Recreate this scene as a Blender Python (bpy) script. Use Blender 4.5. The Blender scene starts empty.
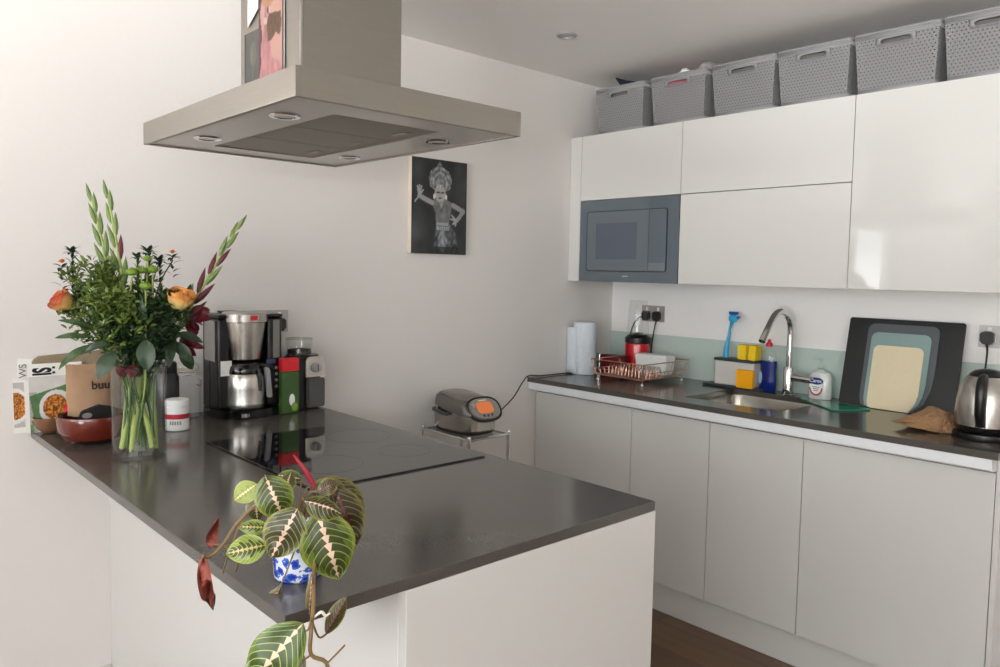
import bpy, bmesh, math, random
from mathutils import Vector, Matrix, noise
C = bpy.context.scene.collection
PI = math.pi
rnd = random.Random(7)

# ------------------------------------------------------------------ colours and materials
def lin(c):
    return c/12.92 if c <= .04045 else ((c+.055)/1.055)**2.4
def rgb(r, g, b):
    return (lin(r/255), lin(g/255), lin(b/255), 1)
def mat(name, col, rough=.5, metal=0, coat=0, bump=None, var=0, trans=0, emit=None, spec=.5, sss=0, ior=1.45, aniso=0):
    m = bpy.data.materials.new(name); m.use_nodes = True
    nt = m.node_tree; b = nt.nodes['Principled BSDF']
    b.inputs['Base Color'].default_value = col
    b.inputs['Roughness'].default_value = rough
    b.inputs['Metallic'].default_value = metal
    b.inputs['Coat Weight'].default_value = coat
    b.inputs['Coat Roughness'].default_value = .03
    b.inputs['Transmission Weight'].default_value = trans
    b.inputs['Specular IOR Level'].default_value = spec
    b.inputs['IOR'].default_value = ior
    if aniso: b.inputs['Anisotropic'].default_value = aniso
    if emit:
        b.inputs['Emission Color'].default_value = emit[0]; b.inputs['Emission Strength'].default_value = emit[1]
    if bump or var:
        tc = nt.nodes.new('ShaderNodeTexCoord'); mp = nt.nodes.new('ShaderNodeMapping')
        nt.links.new(tc.outputs['Object'], mp.inputs['Vector'])
        n = nt.nodes.new('ShaderNodeTexNoise'); nt.links.new(mp.outputs[0], n.inputs['Vector'])
        sc, st = bump[:2] if bump else (8, 0)
        n.inputs['Scale'].default_value = sc; n.inputs['Detail'].default_value = 4
        if bump and len(bump) > 2: mp.inputs['Scale'].default_value = bump[2]
        if bump:
            bp = nt.nodes.new('ShaderNodeBump'); bp.inputs['Strength'].default_value = st; bp.inputs['Distance'].default_value = .01
            nt.links.new(n.outputs['Fac'], bp.inputs['Height']); nt.links.new(bp.outputs[0], b.inputs['Normal'])
        if var:
            cr = nt.nodes.new('ShaderNodeMix'); cr.data_type = 'RGBA'
            cr.inputs['A'].default_value = tuple(x*(1-var) for x in col[:3])+(1,)
            cr.inputs['B'].default_value = tuple(min(1, x*(1+var)) for x in col[:3])+(1,)
            nt.links.new(n.outputs['Fac'], cr.inputs['Factor']); nt.links.new(cr.outputs['Result'], b.inputs['Base Color'])
    return m
def clear(name, tint=(1, 1, 1, 1), gloss=1.0, ior=1.45, rough=.02):
    m = bpy.data.materials.new(name); m.use_nodes = True; nt = m.node_tree
    for n in list(nt.nodes): nt.nodes.remove(n)
    o = nt.nodes.new('ShaderNodeOutputMaterial'); mx = nt.nodes.new('ShaderNodeMixShader')
    t = nt.nodes.new('ShaderNodeBsdfTransparent'); g = nt.nodes.new('ShaderNodeBsdfGlossy'); f = nt.nodes.new('ShaderNodeFresnel')
    t.inputs[0].default_value = tint; g.inputs['Roughness'].default_value = rough; f.inputs['IOR'].default_value = ior
    ml = nt.nodes.new('ShaderNodeMath'); ml.operation = 'MULTIPLY'; ml.inputs[1].default_value = gloss
    ge = nt.nodes.new('ShaderNodeNewGeometry'); fb = nt.nodes.new('ShaderNodeMath'); fb.operation = 'SUBTRACT'; fb.inputs[0].default_value = 1.0
    m2 = nt.nodes.new('ShaderNodeMath'); m2.operation = 'MULTIPLY'
    nt.links.new(ge.outputs['Backfacing'], fb.inputs[1]); nt.links.new(f.outputs[0], ml.inputs[0]); nt.links.new(ml.outputs[0], m2.inputs[0]); nt.links.new(fb.outputs[0], m2.inputs[1])
    nt.links.new(m2.outputs[0], mx.inputs[0])
    nt.links.new(t.outputs[0], mx.inputs[1]); nt.links.new(g.outputs[0], mx.inputs[2]); nt.links.new(mx.outputs[0], o.inputs[0])
    return m
def attr_mat(name, rough=.5, coat=0):
    m = mat(name, (1, 1, 1, 1), rough, coat=coat); nt = m.node_tree
    a = nt.nodes.new('ShaderNodeVertexColor'); a.layer_name = 'Col'
    nt.links.new(a.outputs['Color'], nt.nodes['Principled BSDF'].inputs['Base Color'])
    return m

M = dict(
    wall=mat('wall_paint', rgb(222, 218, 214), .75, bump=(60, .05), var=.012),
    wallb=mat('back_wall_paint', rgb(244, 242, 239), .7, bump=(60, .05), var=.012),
    ceil=mat('ceiling_paint', rgb(240, 238, 235), .8, bump=(40, .04), var=.01),
    gloss=mat('white_gloss_lacquer', rgb(209, 208, 204), .03, coat=.0, spec=.4),
    satin=mat('white_satin_panel', rgb(209, 208, 204), .25, spec=.45),
    gap=mat('dark_gap', rgb(60, 56, 52), .8),
    alu=mat('aluminium_rail', rgb(236, 239, 242), .3, metal=.0),
    steel=mat('brushed_steel', rgb(186, 182, 176), .26, metal=1, bump=(30, .05, (1, 1, 40)), aniso=.5),
    hood=mat('hood_steel', rgb(146, 140, 132), .42, metal=.92, bump=(14, .04, (1, 1, 12)), var=.06, aniso=.3),
    hoodu=mat('hood_underside', rgb(170, 165, 158), .3, metal=.9, var=.04),
    chrome=mat('chrome', rgb(225, 225, 225), .06, metal=1),
    black=mat('black_plastic', rgb(20, 20, 21), .3),
    blackg=mat('black_gloss', rgb(12, 12, 13), .08, coat=.4),
    grey=mat('grey_plastic', rgb(150, 150, 150), .4),
    dgrey=mat('charcoal_plastic', rgb(58, 62, 66), .45),
    tank=mat('smoked_tank', rgb(120, 118, 112), .12, spec=.6),
    white=mat('white_plastic', rgb(238, 238, 236), .3),
    paper=mat('white_paper', rgb(236, 235, 230), .7),
    red=mat('red_gloss', rgb(190, 14, 24), .2, coat=.5),
    dred=mat('dark_red', rgb(98, 20, 24), .3),
    green=mat('green_carton', rgb(56, 84, 38), .5, var=.25, bump=(30, .02)),
    cred=mat('red_carton', rgb(200, 30, 42), .45),
    basket=mat('basket_plastic', rgb(142, 142, 143), .5),
    kraft=mat('kraft_paper', rgb(160, 128, 100), .75, bump=(18, .5), var=.12),
    crump=mat('crumpled_paper', rgb(150, 116, 82), .75, bump=(30, .9), var=.18),
    card=mat('brown_card', rgb(140, 124, 102), .8, bump=(40, .2), var=.1),
    bowl=mat('red_brown_wood', rgb(92, 32, 22), .16, coat=.5, bump=(6, .05, (1, 1, 6)), var=.25),
    coco=mat('coconut_shell', rgb(120, 84, 60), .35, bump=(40, .3), var=.35),
    splash=mat('splash_glass', rgb(190, 207, 199), .1, coat=.3),
    granite=mat('granite_board', rgb(18, 20, 21), .4, bump=(120, .05), var=.35),
    cream=mat('cream_mat', rgb(226, 212, 178), .5, bump=(60, .05), var=.03),
    teal=mat('teal_mat', rgb(134, 158, 154), .5),
    gmat=mat('grey_mat', rgb(84, 88, 92), .5),
    mint=mat('green_glass_mat', rgb(34, 140, 112), .25, coat=.3),
    yellow=mat('yellow_sponge', rgb(240, 205, 40), .9, bump=(160, .4), var=.08),
    orange=mat('orange_sponge', rgb(250, 172, 6), .9, bump=(160, .4), var=.08),
    cyan=mat('cyan_plastic', rgb(46, 160, 205), .3),
    blueb=mat('blue_bristle', rgb(40, 100, 170), .6),
    bluel=mat('blue_liquid', rgb(10, 34, 110), .12, coat=.5),
    gold=mat('copper_wire', rgb(206, 164, 146), .3, metal=1),
    towel=mat('kitchen_paper', rgb(224, 232, 240), .85, bump=(90, .5), var=.03),
    lcd=mat('orange_display', rgb(214, 120, 70), .3, emit=(rgb(230, 120, 60), .25)),
    lcdb=mat('blue_display', rgb(70, 80, 120), .2),
    navy=mat('navy_cloth', rgb(18, 24, 42), .85),
    pink=mat('pink_cloth', rgb(160, 104, 110), .85),
    greycl=mat('grey_bag', rgb(140, 138, 134), .7),
    sinkm=mat('sink_steel', rgb(160, 156, 148), .22, metal=1, bump=(30, .03)),
    stem=mat('green_stem', rgb(146, 160, 84), .4, var=.15),
    stemd=mat('dark_stem', rgb(60, 90, 36), .45, var=.15),
    leafg=mat('foliage_green', rgb(56, 78, 40), .5, var=.4, bump=(40, .1)),
    leafy=mat('fine_foliage', rgb(92, 110, 44), .55, var=.45, bump=(60, .1)),
    leafd=mat('dark_leaf', rgb(34, 56, 32), .4, var=.25, bump=(30, .1)),
    leafe=mat('blue_green_leaf', rgb(44, 62, 42), .42, var=.2, bump=(30, .1)),
    bud=mat('gladiolus_sheath', rgb(100, 120, 68), .45, var=.25, bump=(20, .1)),
    budr=mat('purple_sheath', rgb(92, 40, 48), .45, var=.35, bump=(20, .1)),
    crim=mat('crimson_petal', rgb(100, 16, 32), .5, var=.3, bump=(40, .1)),
    lime=mat('lime_pompom', rgb(116, 146, 50), .6, var=.2, bump=(120, .4)),
    orp=mat('orange_petal', rgb(232, 128, 52), .6, var=.2),
    water=clear('water', (.985, .993, .965, 1), .5, 1.25),
    glass=clear('clear_glass', (.994, .998, .996, 1), 1.1, 1.5),
    smoke=clear('smoked_clear', (.72, .72, .7, 1), 1.0, 1.5),
    film=clear('clear_plastic', (.965, .97, .97, 1), 1.5, 1.5),
    soapl=mat('soap_liquid', rgb(208, 214, 208), .15, coat=.4),
    mesh=mat('filter_mesh', rgb(142, 136, 126), .45, metal=.8, bump=(400, .5)),
    lens=mat('lamp_lens', rgb(190, 190, 184), .25),
    ink=mat('black_ink', rgb(22, 22, 24), .6),
    navyl=mat('navy_label', rgb(22, 40, 110), .4),
    glaze=mat('label_red', rgb(178, 40, 50), .5),
    art=attr_mat('printed_picture', .5),
    artg=attr_mat('glossy_print', .3),
    soil=mat('soil', rgb(44, 32, 26), .95, bump=(60, .8)),
    redleaf=mat('dry_red_leaf', rgb(124, 58, 46), .6, var=.35, bump=(20, .3)),
    redroll=mat('rolled_red_leaf', rgb(150, 24, 46), .4, var=.2),
    mstem=mat('maranta_stem', rgb(120, 96, 60), .5, var=.3),
    shrivel=mat('white_shrivelled', rgb(225, 215, 205), .7),
    frame=mat('window_frame', rgb(225, 225, 222), .4),
    dark=mat('dark_packet', rgb(26, 24, 26), .5),
)

def node_math(nt, op, a, b=None, c=None):
    n = nt.nodes.new('ShaderNodeMath'); n.operation = op
    for i, x in enumerate((a, b, c)):
        if x is None: continue
        if isinstance(x, (int, float)): n.inputs[i].default_value = x
        else: nt.links.new(x, n.inputs[i])
    return n.outputs[0]
def mixc(nt, f, a, b):
    n = nt.nodes.new('ShaderNodeMix'); n.data_type = 'RGBA'; nt.links.new(f, n.inputs['Factor'])
    for k, x in (('A', a), ('B', b)):
        if isinstance(x, tuple): n.inputs[k].default_value = x
        else: nt.links.new(x, n.inputs[k])
    return n.outputs['Result']
def maranta(name, green, dark, rim, midc, veinc, dark_w=.6):
    m = mat(name, green, .38, coat=.08); nt = m.node_tree
    uv = nt.nodes.new('ShaderNodeUVMap'); uv.uv_map = 'UVMap'
    sp = nt.nodes.new('ShaderNodeSeparateXYZ'); nt.links.new(uv.outputs[0], sp.inputs[0])
    u = node_math(nt, 'ABSOLUTE', node_math(nt, 'MULTIPLY_ADD', sp.outputs[0], 2., -1.)); v = sp.outputs[1]
    ph = node_math(nt, 'SUBTRACT', v, node_math(nt, 'MULTIPLY', node_math(nt, 'POWER', u, 1.6), .30))
    fr = node_math(nt, 'FRACT', node_math(nt, 'MULTIPLY', ph, 9.))
    vein = node_math(nt, 'LESS_THAN', fr, .085)
    patch = node_math(nt, 'MULTIPLY', node_math(nt, 'LESS_THAN', u, node_math(nt, 'MULTIPLY_ADD', node_math(nt, 'SINE', node_math(nt, 'MULTIPLY', ph, 28.3)), .12, dark_w)), node_math(nt, 'GREATER_THAN', fr, .2))
    mid = node_math(nt, 'LESS_THAN', u, node_math(nt, 'MULTIPLY_ADD', fr, -.13, .155))
    rimf = node_math(nt, 'SMOOTH_MIN', node_math(nt, 'GREATER_THAN', u, .86), 1., .01)
    c = mixc(nt, node_math(nt, 'MULTIPLY', patch, .85), green, dark)
    c = mixc(nt, rimf, c, rim)
    c = mixc(nt, vein, c, veinc)
    c = mixc(nt, mid, c, midc)
    c = mixc(nt, node_math(nt, 'ADD', 0.13, 0.0), c, (.01, .01, .005, 1))
    nt.links.new(c, nt.nodes['Principled BSDF'].inputs['Base Color'])
    return m
M['mar'] = maranta('maranta_green', rgb(86, 104, 34), rgb(44, 52, 20), rgb(122, 132, 52), rgb(226, 196, 168), rgb(160, 166, 96), .66)
M['mard'] = maranta('maranta_dark', rgb(92, 96, 40), rgb(34, 28, 18), rgb(120, 122, 56), rgb(225, 190, 165), rgb(168, 166, 100), .78)
M['marl'] = maranta('maranta_light', rgb(128, 146, 58), rgb(30, 42, 16), rgb(140, 154, 74), rgb(196, 180, 96), rgb(196, 204, 120), .5)
M['marp'] = maranta('maranta_purple', rgb(92, 92, 38), rgb(44, 26, 22), rgb(110, 104, 46), rgb(110, 56, 50), rgb(150, 140, 84), .8)
M['marb'] = maranta('maranta_brown', rgb(112, 108, 66), rgb(70, 54, 34), rgb(130, 120, 74), rgb(200, 150, 116), rgb(160, 120, 90), .6)

def worktop_mat():
    m = mat('grey_quartz_worktop', rgb(96, 92, 87), .13, coat=0, spec=.55); nt = m.node_tree
    tc = nt.nodes.new('ShaderNodeTexCoord'); n = nt.nodes.new('ShaderNodeTexNoise'); n.inputs['Scale'].default_value = 260; n.inputs['Detail'].default_value = 3
    nt.links.new(tc.outputs['Object'], n.inputs['Vector'])
    n2 = nt.nodes.new('ShaderNodeTexNoise'); n2.inputs['Scale'].default_value = 5; nt.links.new(tc.outputs['Object'], n2.inputs['Vector'])
    c = mixc(nt, n.outputs['Fac'], rgb(68, 64, 60), rgb(87, 83, 78))
    nt.links.new(c, nt.nodes['Principled BSDF'].inputs['Base Color'])
    nt.links.new(node_math(nt, 'MULTIPLY_ADD', n2.outputs['Fac'], .1, .1), nt.nodes['Principled BSDF'].inputs['Roughness'])
    return m
M['worktop'] = worktop_mat()
def floor_mat():
    m = mat('oak_laminate', rgb(118, 92, 66), .35); nt = m.node_tree
    tc = nt.nodes.new('ShaderNodeTexCoord'); mp = nt.nodes.new('ShaderNodeMapping'); nt.links.new(tc.outputs['Object'], mp.inputs[0])
    br = nt.nodes.new('ShaderNodeTexBrick'); nt.links.new(mp.outputs[0], br.inputs['Vector'])
    br.inputs['Color1'].default_value = rgb(112, 86, 62); br.inputs['Color2'].default_value = rgb(94, 72, 52); br.inputs['Mortar'].default_value = rgb(70, 54, 40)
    br.inputs['Scale'].default_value = 1; br.inputs['Brick Width'].default_value = 1.3; br.inputs['Row Height'].default_value = .19; br.inputs['Mortar Size'].default_value = .002
    n = nt.nodes.new('ShaderNodeTexNoise'); mp2 = nt.nodes.new('ShaderNodeMapping'); mp2.inputs['Scale'].default_value = (2, 26, 2)
    nt.links.new(tc.outputs['Object'], mp2.inputs[0]); nt.links.new(mp2.outputs[0], n.inputs['Vector']); n.inputs['Scale'].default_value = 2; n.inputs['Detail'].default_value = 6
    mx = nt.nodes.new('ShaderNodeMix'); mx.data_type = 'RGBA'; mx.blend_type = 'MULTIPLY'; mx.inputs['Factor'].default_value = .7
    nt.links.new(br.outputs['Color'], mx.inputs['A']); cr = mixc(nt, n.outputs['Fac'], (.45, .42, .4, 1), (1.2, 1.2, 1.2, 1)); nt.links.new(cr, mx.inputs['B'])
    nt.links.new(mx.outputs['Result'], nt.nodes['Principled BSDF'].inputs['Base Color'])
    return m
M['floor'] = floor_mat()
def delft_mat():
    m = mat('blue_white_glaze', rgb(225, 230, 238), .12, coat=.5); nt = m.node_tree
    tc = nt.nodes.new('ShaderNodeTexCoord')
    vo = nt.nodes.new('ShaderNodeTexVoronoi'); vo.inputs['Scale'].default_value = 62; nt.links.new(tc.outputs['Object'], vo.inputs['Vector'])
    n = nt.nodes.new('ShaderNodeTexNoise'); n.inputs['Scale'].default_value = 120; n.inputs['Detail'].default_value = 2; nt.links.new(tc.outputs['Object'], n.inputs['Vector'])
    f = node_math(nt, 'LESS_THAN', node_math(nt, 'ADD', vo.outputs['Distance'], node_math(nt, 'MULTIPLY', n.outputs['Fac'], 1.1)), 1.07)
    s = node_math(nt, 'LESS_THAN', node_math(nt, 'ADD', vo.outputs['Distance'], node_math(nt, 'MULTIPLY', n.outputs['Fac'], .9)), .76)
    c = mixc(nt, f, rgb(228, 232, 240), rgb(70, 104, 196)); c = mixc(nt, s, c, rgb(30, 58, 160))
    nt.links.new(c, nt.nodes['Principled BSDF'].inputs['Base Color'])
    return m
M['delft'] = delft_mat()

# ------------------------------------------------------------------ object helpers
def root_of(o):
    while o.parent: o = o.parent
    return o
class MB:
    """collects shapes, given in world coordinates, into ONE mesh object"""
    def __init__(s): s.v = []; s.f = []; s.m = []; s.uv = []; s.col = []; s.mats = []; s.cur = 0; s.flat = set()
    def use(s, m):
        if m not in s.mats: s.mats.append(m)
        s.cur = s.mats.index(m); return s
    def add(s, vs, fs, uv=None, col=None):
        o = len(s.v); s.v += [tuple(p) for p in vs]; s.f += [tuple(o+i for i in f) for f in fs]; s.m += [s.cur]*len(fs)
        s.uv += uv if uv else [(0, 0)]*len(vs); s.col += col if col else [(1, 1, 1, 1)]*len(vs)
        return s
    def bm(s, b, flatdir=None):
        b.verts.index_update(); b.normal_update()
        if flatdir is not None:
            for i, f in enumerate(b.faces):
                if any(abs(f.normal.dot(d)) > .9999 for d in flatdir): s.flat.add(len(s.f)+i)
        return s.add([v.co[:] for v in b.verts], [[v.index for v in f.verts] for f in b.faces])
    def box(s, x0, x1, y0, y1, z0, z1, bev=.0, seg=2, mtx=None):
        b = bmesh.new(); bmesh.ops.create_cube(b, size=1)
        for v in b.verts: v.co = Vector(((x0+x1)/2+v.co.x*(x1-x0), (y0+y1)/2+v.co.y*(y1-y0), (z0+z1)/2+v.co.z*(z1-z0)))
        if bev: bmesh.ops.bevel(b, geom=b.edges[:]+b.verts[:], offset=bev, segments=seg, affect='EDGES', profile=.5)
        fd = [Vector((1, 0, 0)), Vector((0, 1, 0)), Vector((0, 0, 1))]
        if mtx is not None: bmesh.ops.transform(b, matrix=mtx, verts=b.verts); fd = [(mtx.to_3x3() @ d).normalized() for d in fd]
        s.bm(b, fd); b.free(); return s
    def lathe(s, cx, cy, prof, n=40, mtx=None, a0=0, a1=2*PI, sx=1, sy=1):
        full = abs(a1-a0-2*PI) < 1e-6; vs = []; fs = []; rows = []
        for r, z in prof:
            if r < 1e-6: rows.append([len(vs)]); vs.append((0, 0, z)); continue
            k = n if full else n+1; rows.append(list(range(len(vs), len(vs)+k)))
            for i in range(k):
                a = a0+(a1-a0)*i/n; vs.append((r*math.cos(a)*sx, r*math.sin(a)*sy, z))
        for A, B in zip(rows, rows[1:]):
            for i in range(n):
                j = (i+1) % n if full else i+1
                if len(A) == 1 and len(B) == 1: continue
                if len(A) == 1: fs.append((A[0], B[j], B[i]))
                elif len(B) == 1: fs.append((A[i], A[j], B[0]))
                else: fs.append((A[i], A[j], B[j], B[i]))
        if mtx is None: vs = [(x+cx, y+cy, z) for x, y, z in vs]
        else: vs = [mtx @ Vector(p) for p in vs]
        return s.add(vs, fs)
    def tube(s, pts, r, n=8, caps=True, smooth=True, sub=4):
        P = [Vector(p) for p in pts]; R = list(r) if isinstance(r, (list, tuple)) else [r]*len(P)
        if smooth and len(P) > 2:
            Q = []; S = []
            for i in range(len(P)-1):
                a, b, c, d = P[max(i-1, 0)], P[i], P[i+1], P[min(i+2, len(P)-1)]
                for k in range(sub):
                    t = k/sub; Q.append(.5*((2*b)+(c-a)*t+(2*a-5*b+4*c-d)*t*t+(3*b-a-3*c+d)*t**3)); S.append(R[i]*(1-t)+R[i+1]*t)
            Q.append(P[-1]); S.append(R[-1]); P, R = Q, S
        vs = []; fs = []; up = None
        for i, p in enumerate(P):
            t = (P[min(i+1, len(P)-1)]-P[max(i-1, 0)]).normalized()
            if up is None: up = t.orthogonal().normalized()
            else:
                up = (up-t*up.dot(t)); up = up.normalized() if up.length > 1e-6 else t.orthogonal().normalized()
            w = t.cross(up)
            for k in range(n):
                a = 2*PI*k/n; vs.append(p+(up*math.cos(a)+w*math.sin(a))*R[i])
        for i in range(len(P)-1):
            for k in range(n):
                fs.append((i*n+k, i*n+(k+1) % n, (i+1)*n+(k+1) % n, (i+1)*n+k))
        if caps: fs.append(tuple(range(n))[::-1]); fs.append(tuple((len(P)-1)*n+k for k in range(n)))
        return s.add(vs, fs)
    def prism(s, pts, o, u, v, w, bev=0):
        """2-D outline pts in the plane (o,u,v) extruded along w"""
        o, u, v, w = Vector(o), Vector(u), Vector(v), Vector(w)
        b = bmesh.new(); vs = [b.verts.new(o+u*p[0]+v*p[1]) for p in pts]
        f = b.faces.new(vs); r = bmesh.ops.extrude_face_region(b, geom=[f])
        bmesh.ops.translate(b, vec=w, verts=[e for e in r['geom'] if isinstance(e, bmesh.types.BMVert)])
        bmesh.ops.recalc_face_normals(b, faces=b.faces)
        if bev: bmesh.ops.bevel(b, geom=[e for e in b.edges if e.calc_face_angle(0) > .8], offset=bev, segments=2, affect='EDGES')
        s.bm(b, [u.cross(v).normalized(), u.normalized(), v.normalized()]); b.free(); return s
    def ball(s, c, r, n=12, m=8, sc=(1, 1, 1), mtx=None):
        b = bmesh.new(); bmesh.ops.create_uvsphere(b, u_segments=n, v_segments=m, radius=1)
        for v in b.verts: v.co = Vector((v.co.x*r*sc[0], v.co.y*r*sc[1], v.co.z*r*sc[2]))
        if mtx is not None: bmesh.ops.transform(b, matrix=mtx, verts=b.verts)
        bmesh.ops.translate(b, vec=Vector(c), verts=b.verts); s.bm(b); b.free(); return s
    def build(s, name, material=None, parent=None, label=None, cat=None, group=None, kind=None, angle=35, loc=None, solid=0):
        me = bpy.data.meshes.new(name)
        mats = s.mats or [material]
        if parent is not None: off = root_of(parent).location.copy()
        elif loc is not None: off = Vector(loc)
        else:
            xs = [p[0] for p in s.v]; ys = [p[1] for p in s.v]; zs = [p[2] for p in s.v]
            off = Vector(((min(xs)+max(xs))/2, (min(ys)+max(ys))/2, min(zs)))
        me.from_pydata([(p[0]-off.x, p[1]-off.y, p[2]-off.z) for p in s.v], [], s.f)
        for m in mats: me.materials.append(m)
        me.polygons.foreach_set('material_index', s.m)
        if any(c != (1, 1, 1, 1) for c in s.col):
            a = me.color_attributes.new('Col', 'FLOAT_COLOR', 'POINT'); a.data.foreach_set('color', [x for c in s.col for x in c])
        if any(c != (0, 0) for c in s.uv):
            l = me.uv_layers.new(name='UVMap'); vi = [0]*len(me.loops); me.loops.foreach_get('vertex_index', vi)
            l.data.foreach_set('uv', [x for i in vi for x in s.uv[i]])
        me.polygons.foreach_set('use_smooth', [True]*len(me.polygons)); me.set_sharp_from_angle(angle=math.radians(angle))
        me.polygons.foreach_set('use_smooth', [i not in s.flat for i in range(len(me.polygons))])
        me.update(); me.validate()
        o = bpy.data.objects.new(name, me); C.objects.link(o)
        if parent is not None: o.parent = parent
        else: o.location = off
        if solid:
            md = o.modifiers.new('thickness', 'SOLIDIFY'); md.thickness = solid; md.offset = 0
        tag(o, label, cat, group, kind)
        return o
def tag(o, label=None, cat=None, group=None, kind=None):
    if label: o['label'] = label
    if cat: o['category'] = cat
    if group: o['group'] = group
    if kind: o['kind'] = kind
    return o
def thing(name, loc, label, cat, group=None):
    o = bpy.data.objects.new(name, None); C.objects.link(o); o.location = loc; o.empty_display_size = .05
    return tag(o, label, cat, group)
def struct(name, mb, m, **k): return mb.build(name, m, kind='structure', **k)
def copy_tree(o, parent=None):
    c = o.copy(); C.objects.link(c); c.parent = parent
    for ch in list(o.children): copy_tree(ch, c)
    return c
def rrect(w, h, r, n=5, corners=(1, 1, 1, 1)):
    """rounded rectangle outline from (0,0); corners: bl, br, tr, tl radius factors"""
    P = []
    for k, (cx, cy, a) in enumerate(((0, 0, PI), (w, 0, 1.5*PI), (w, h, 0), (0, h, .5*PI))):
        q = r*corners[k]
        if q <= 0: P.append((cx, cy)); continue
        ox = cx+q if cx == 0 else cx-q; oy = cy+q if cy == 0 else cy-q
        for i in range(n+1):
            t = a+.5*PI*i/n; P.append((ox+q*math.cos(t), oy+q*math.sin(t)))
    return P
def text(name, body, size, m, parent, o, u, v, ext=.0004, font_w=1.0, bold=0):
    cu = bpy.data.curves.new(name, 'FONT'); cu.body = body; cu.size = size; cu.extrude = ext; cu.offset = bold
    tmp = bpy.data.objects.new('tmp_text', cu); C.objects.link(tmp)
    bpy.context.view_layer.update()
    me = bpy.data.meshes.new_from_object(tmp.evaluated_get(bpy.context.evaluated_depsgraph_get()))
    bpy.data.objects.remove(tmp); bpy.data.curves.remove(cu)
    U = Vector(u).normalized(); V = Vector(v).normalized(); W = U.cross(V)
    mb = MB(); mb.add([Vector(o)+U*(p.co.x*font_w)+V*p.co.y+W*p.co.z for p in me.vertices], [tuple(f.vertices) for f in me.polygons])
    bpy.data.meshes.remove(me)
    return mb.build(name, m, parent)
def picture(name, m, parent, o, u, v, w, h, nx, ny, fn, dim=1.0, **k):
    """flat printed picture: a fine grid whose points carry the print's colours"""
    O = Vector(o); U = Vector(u).normalized(); V = Vector(v).normalized(); vs = []; fs = []; cs = []
    for j in range(ny+1):
        for i in range(nx+1):
            a, b = i/nx, j/ny; vs.append(O+U*(a*w)+V*(b*h)); cs.append(rgb(*sh(fn(a, b), dim)))
    for j in range(ny):
        for i in range(nx):
            q = j*(nx+1)+i; fs.append((q, q+1, q+nx+2, q+nx+1))
    mb = MB(); mb.add(vs, fs, col=cs); return mb.build(name, m, parent, **k)
def ell(a, b, cx, cy, rx, ry, rot=0):
    x, y = a-cx, b-cy
    if rot: x, y = x*math.cos(rot)+y*math.sin(rot), -x*math.sin(rot)+y*math.cos(rot)
    return (x/rx)**2+(y/ry)**2 < 1
def seg(a, b, x0, y0, x1, y1, w, asp=1):
    dx, dy = x1-x0, (y1-y0)*asp; px, py = a-x0, (b-y0)*asp
    t = max(0, min(1, (px*dx+py*dy)/(dx*dx+dy*dy+1e-9))); return (px-t*dx)**2+(py-t*dy)**2 < w*w
def poly(a, b, P):
    c = False; j = len(P)-1
    for i in range(len(P)):
        if (P[i][1] > b) != (P[j][1] > b) and a < (P[j][0]-P[i][0])*(b-P[i][1])/(P[j][1]-P[i][1])+P[i][0]: c = not c
        j = i
    return c
def nz(a, b, s, o=0): return noise.noise(Vector((a*s+o, b*s, o*1.7)))
def sh(c, k): return tuple(max(0, min(255, x*k)) for x in c)

# ------------------------------------------------------------------ measurements (metres, corner of the two walls at the origin)
TZ, KZ = .9916, .9884            # island and sink-side worktop heights
CZ = 2.538                       # ceiling
RX, RY = 5.6, -7.4               # far ends of the room

# ------------------------------------------------------------------ room
def wall_with_holes(name, axis, c, a0, a1, holes, m, t=.15, side=1):
    """wall plane at axis=c from a0..a1, holes = (b0,b1,z0,z1)"""
    mb = MB(); xs = sorted({a0, a1} | {h[0] for h in holes} | {h[1] for h in holes}); zs = sorted({0, CZ} | {h[2] for h in holes} | {h[3] for h in holes})
    for x0, x1 in zip(xs, xs[1:]):
        for z0, z1 in zip(zs, zs[1:]):
            if any(h[0] <= x0 and x1 <= h[1] and h[2] <= z0 and z1 <= h[3] for h in holes): continue
            lo, hi = (c-t, c) if side < 0 else (c, c+t)
            if axis == 'x': mb.box(lo, hi, x0, x1, z0, z1)
            else: mb.box(x0, x1, lo, hi, z0, z1)
    return struct(name, mb, m)
WF = [(.50, 2.60, 1.30, 2.50), (3.0, 5.2, .6, 2.50)]
WL = [(-4.85, -3.95, 1.38, 2.0)]
WR = [(-6.9, -4.4, 1.45, 2.50)]  # unseen window, added to even out light on the left wall and ceiling
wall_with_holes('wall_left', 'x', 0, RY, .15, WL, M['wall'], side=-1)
wall_with_holes('wall_back', 'y', 0, 0, RX, [], M['wallb'], side=1)
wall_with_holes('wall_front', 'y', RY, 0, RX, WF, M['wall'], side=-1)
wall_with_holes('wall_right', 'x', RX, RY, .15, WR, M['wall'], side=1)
struct('floor', MB().box(0, RX, RY, 0, -.12, 0), M['floor'])
struct('ceiling', MB().box(-.15, RX+.15, RY-.15, .15, CZ, CZ+.12), M['ceil'])
def window(n, axis, c, h):
    a0, a1, z0, z1 = h; mb = MB(); w = .05
    def bx(p0, p1, q0, q1):
        if axis == 'x': mb.box(c-.03, c+.03, p0, p1, q0, q1, .004)
        else: mb.box(p0, p1, c-.03, c+.03, q0, q1, .004)
    bx(a0, a1, z0, z0+w); bx(a0, a1, z1-w, z1); bx(a0, a0+w, z0+w, z1-w); bx(a1-w, a1, z0+w, z1-w)
    if a1-a0 > 1: bx((a0+a1)/2-w/2, (a0+a1)/2+w/2, z0+w, z1-w)
    f = struct('window_%d' % n, mb, M['frame'])
    g = MB()
    if axis == 'x': g.box(c-.004, c+.004, a0+w, a1-w, z0+w, z1-w)
    else: g.box(a0+w, a1-w, c-.004, c+.004, z0+w, z1-w)
    g.build('pane', M['glass'], f)
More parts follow.
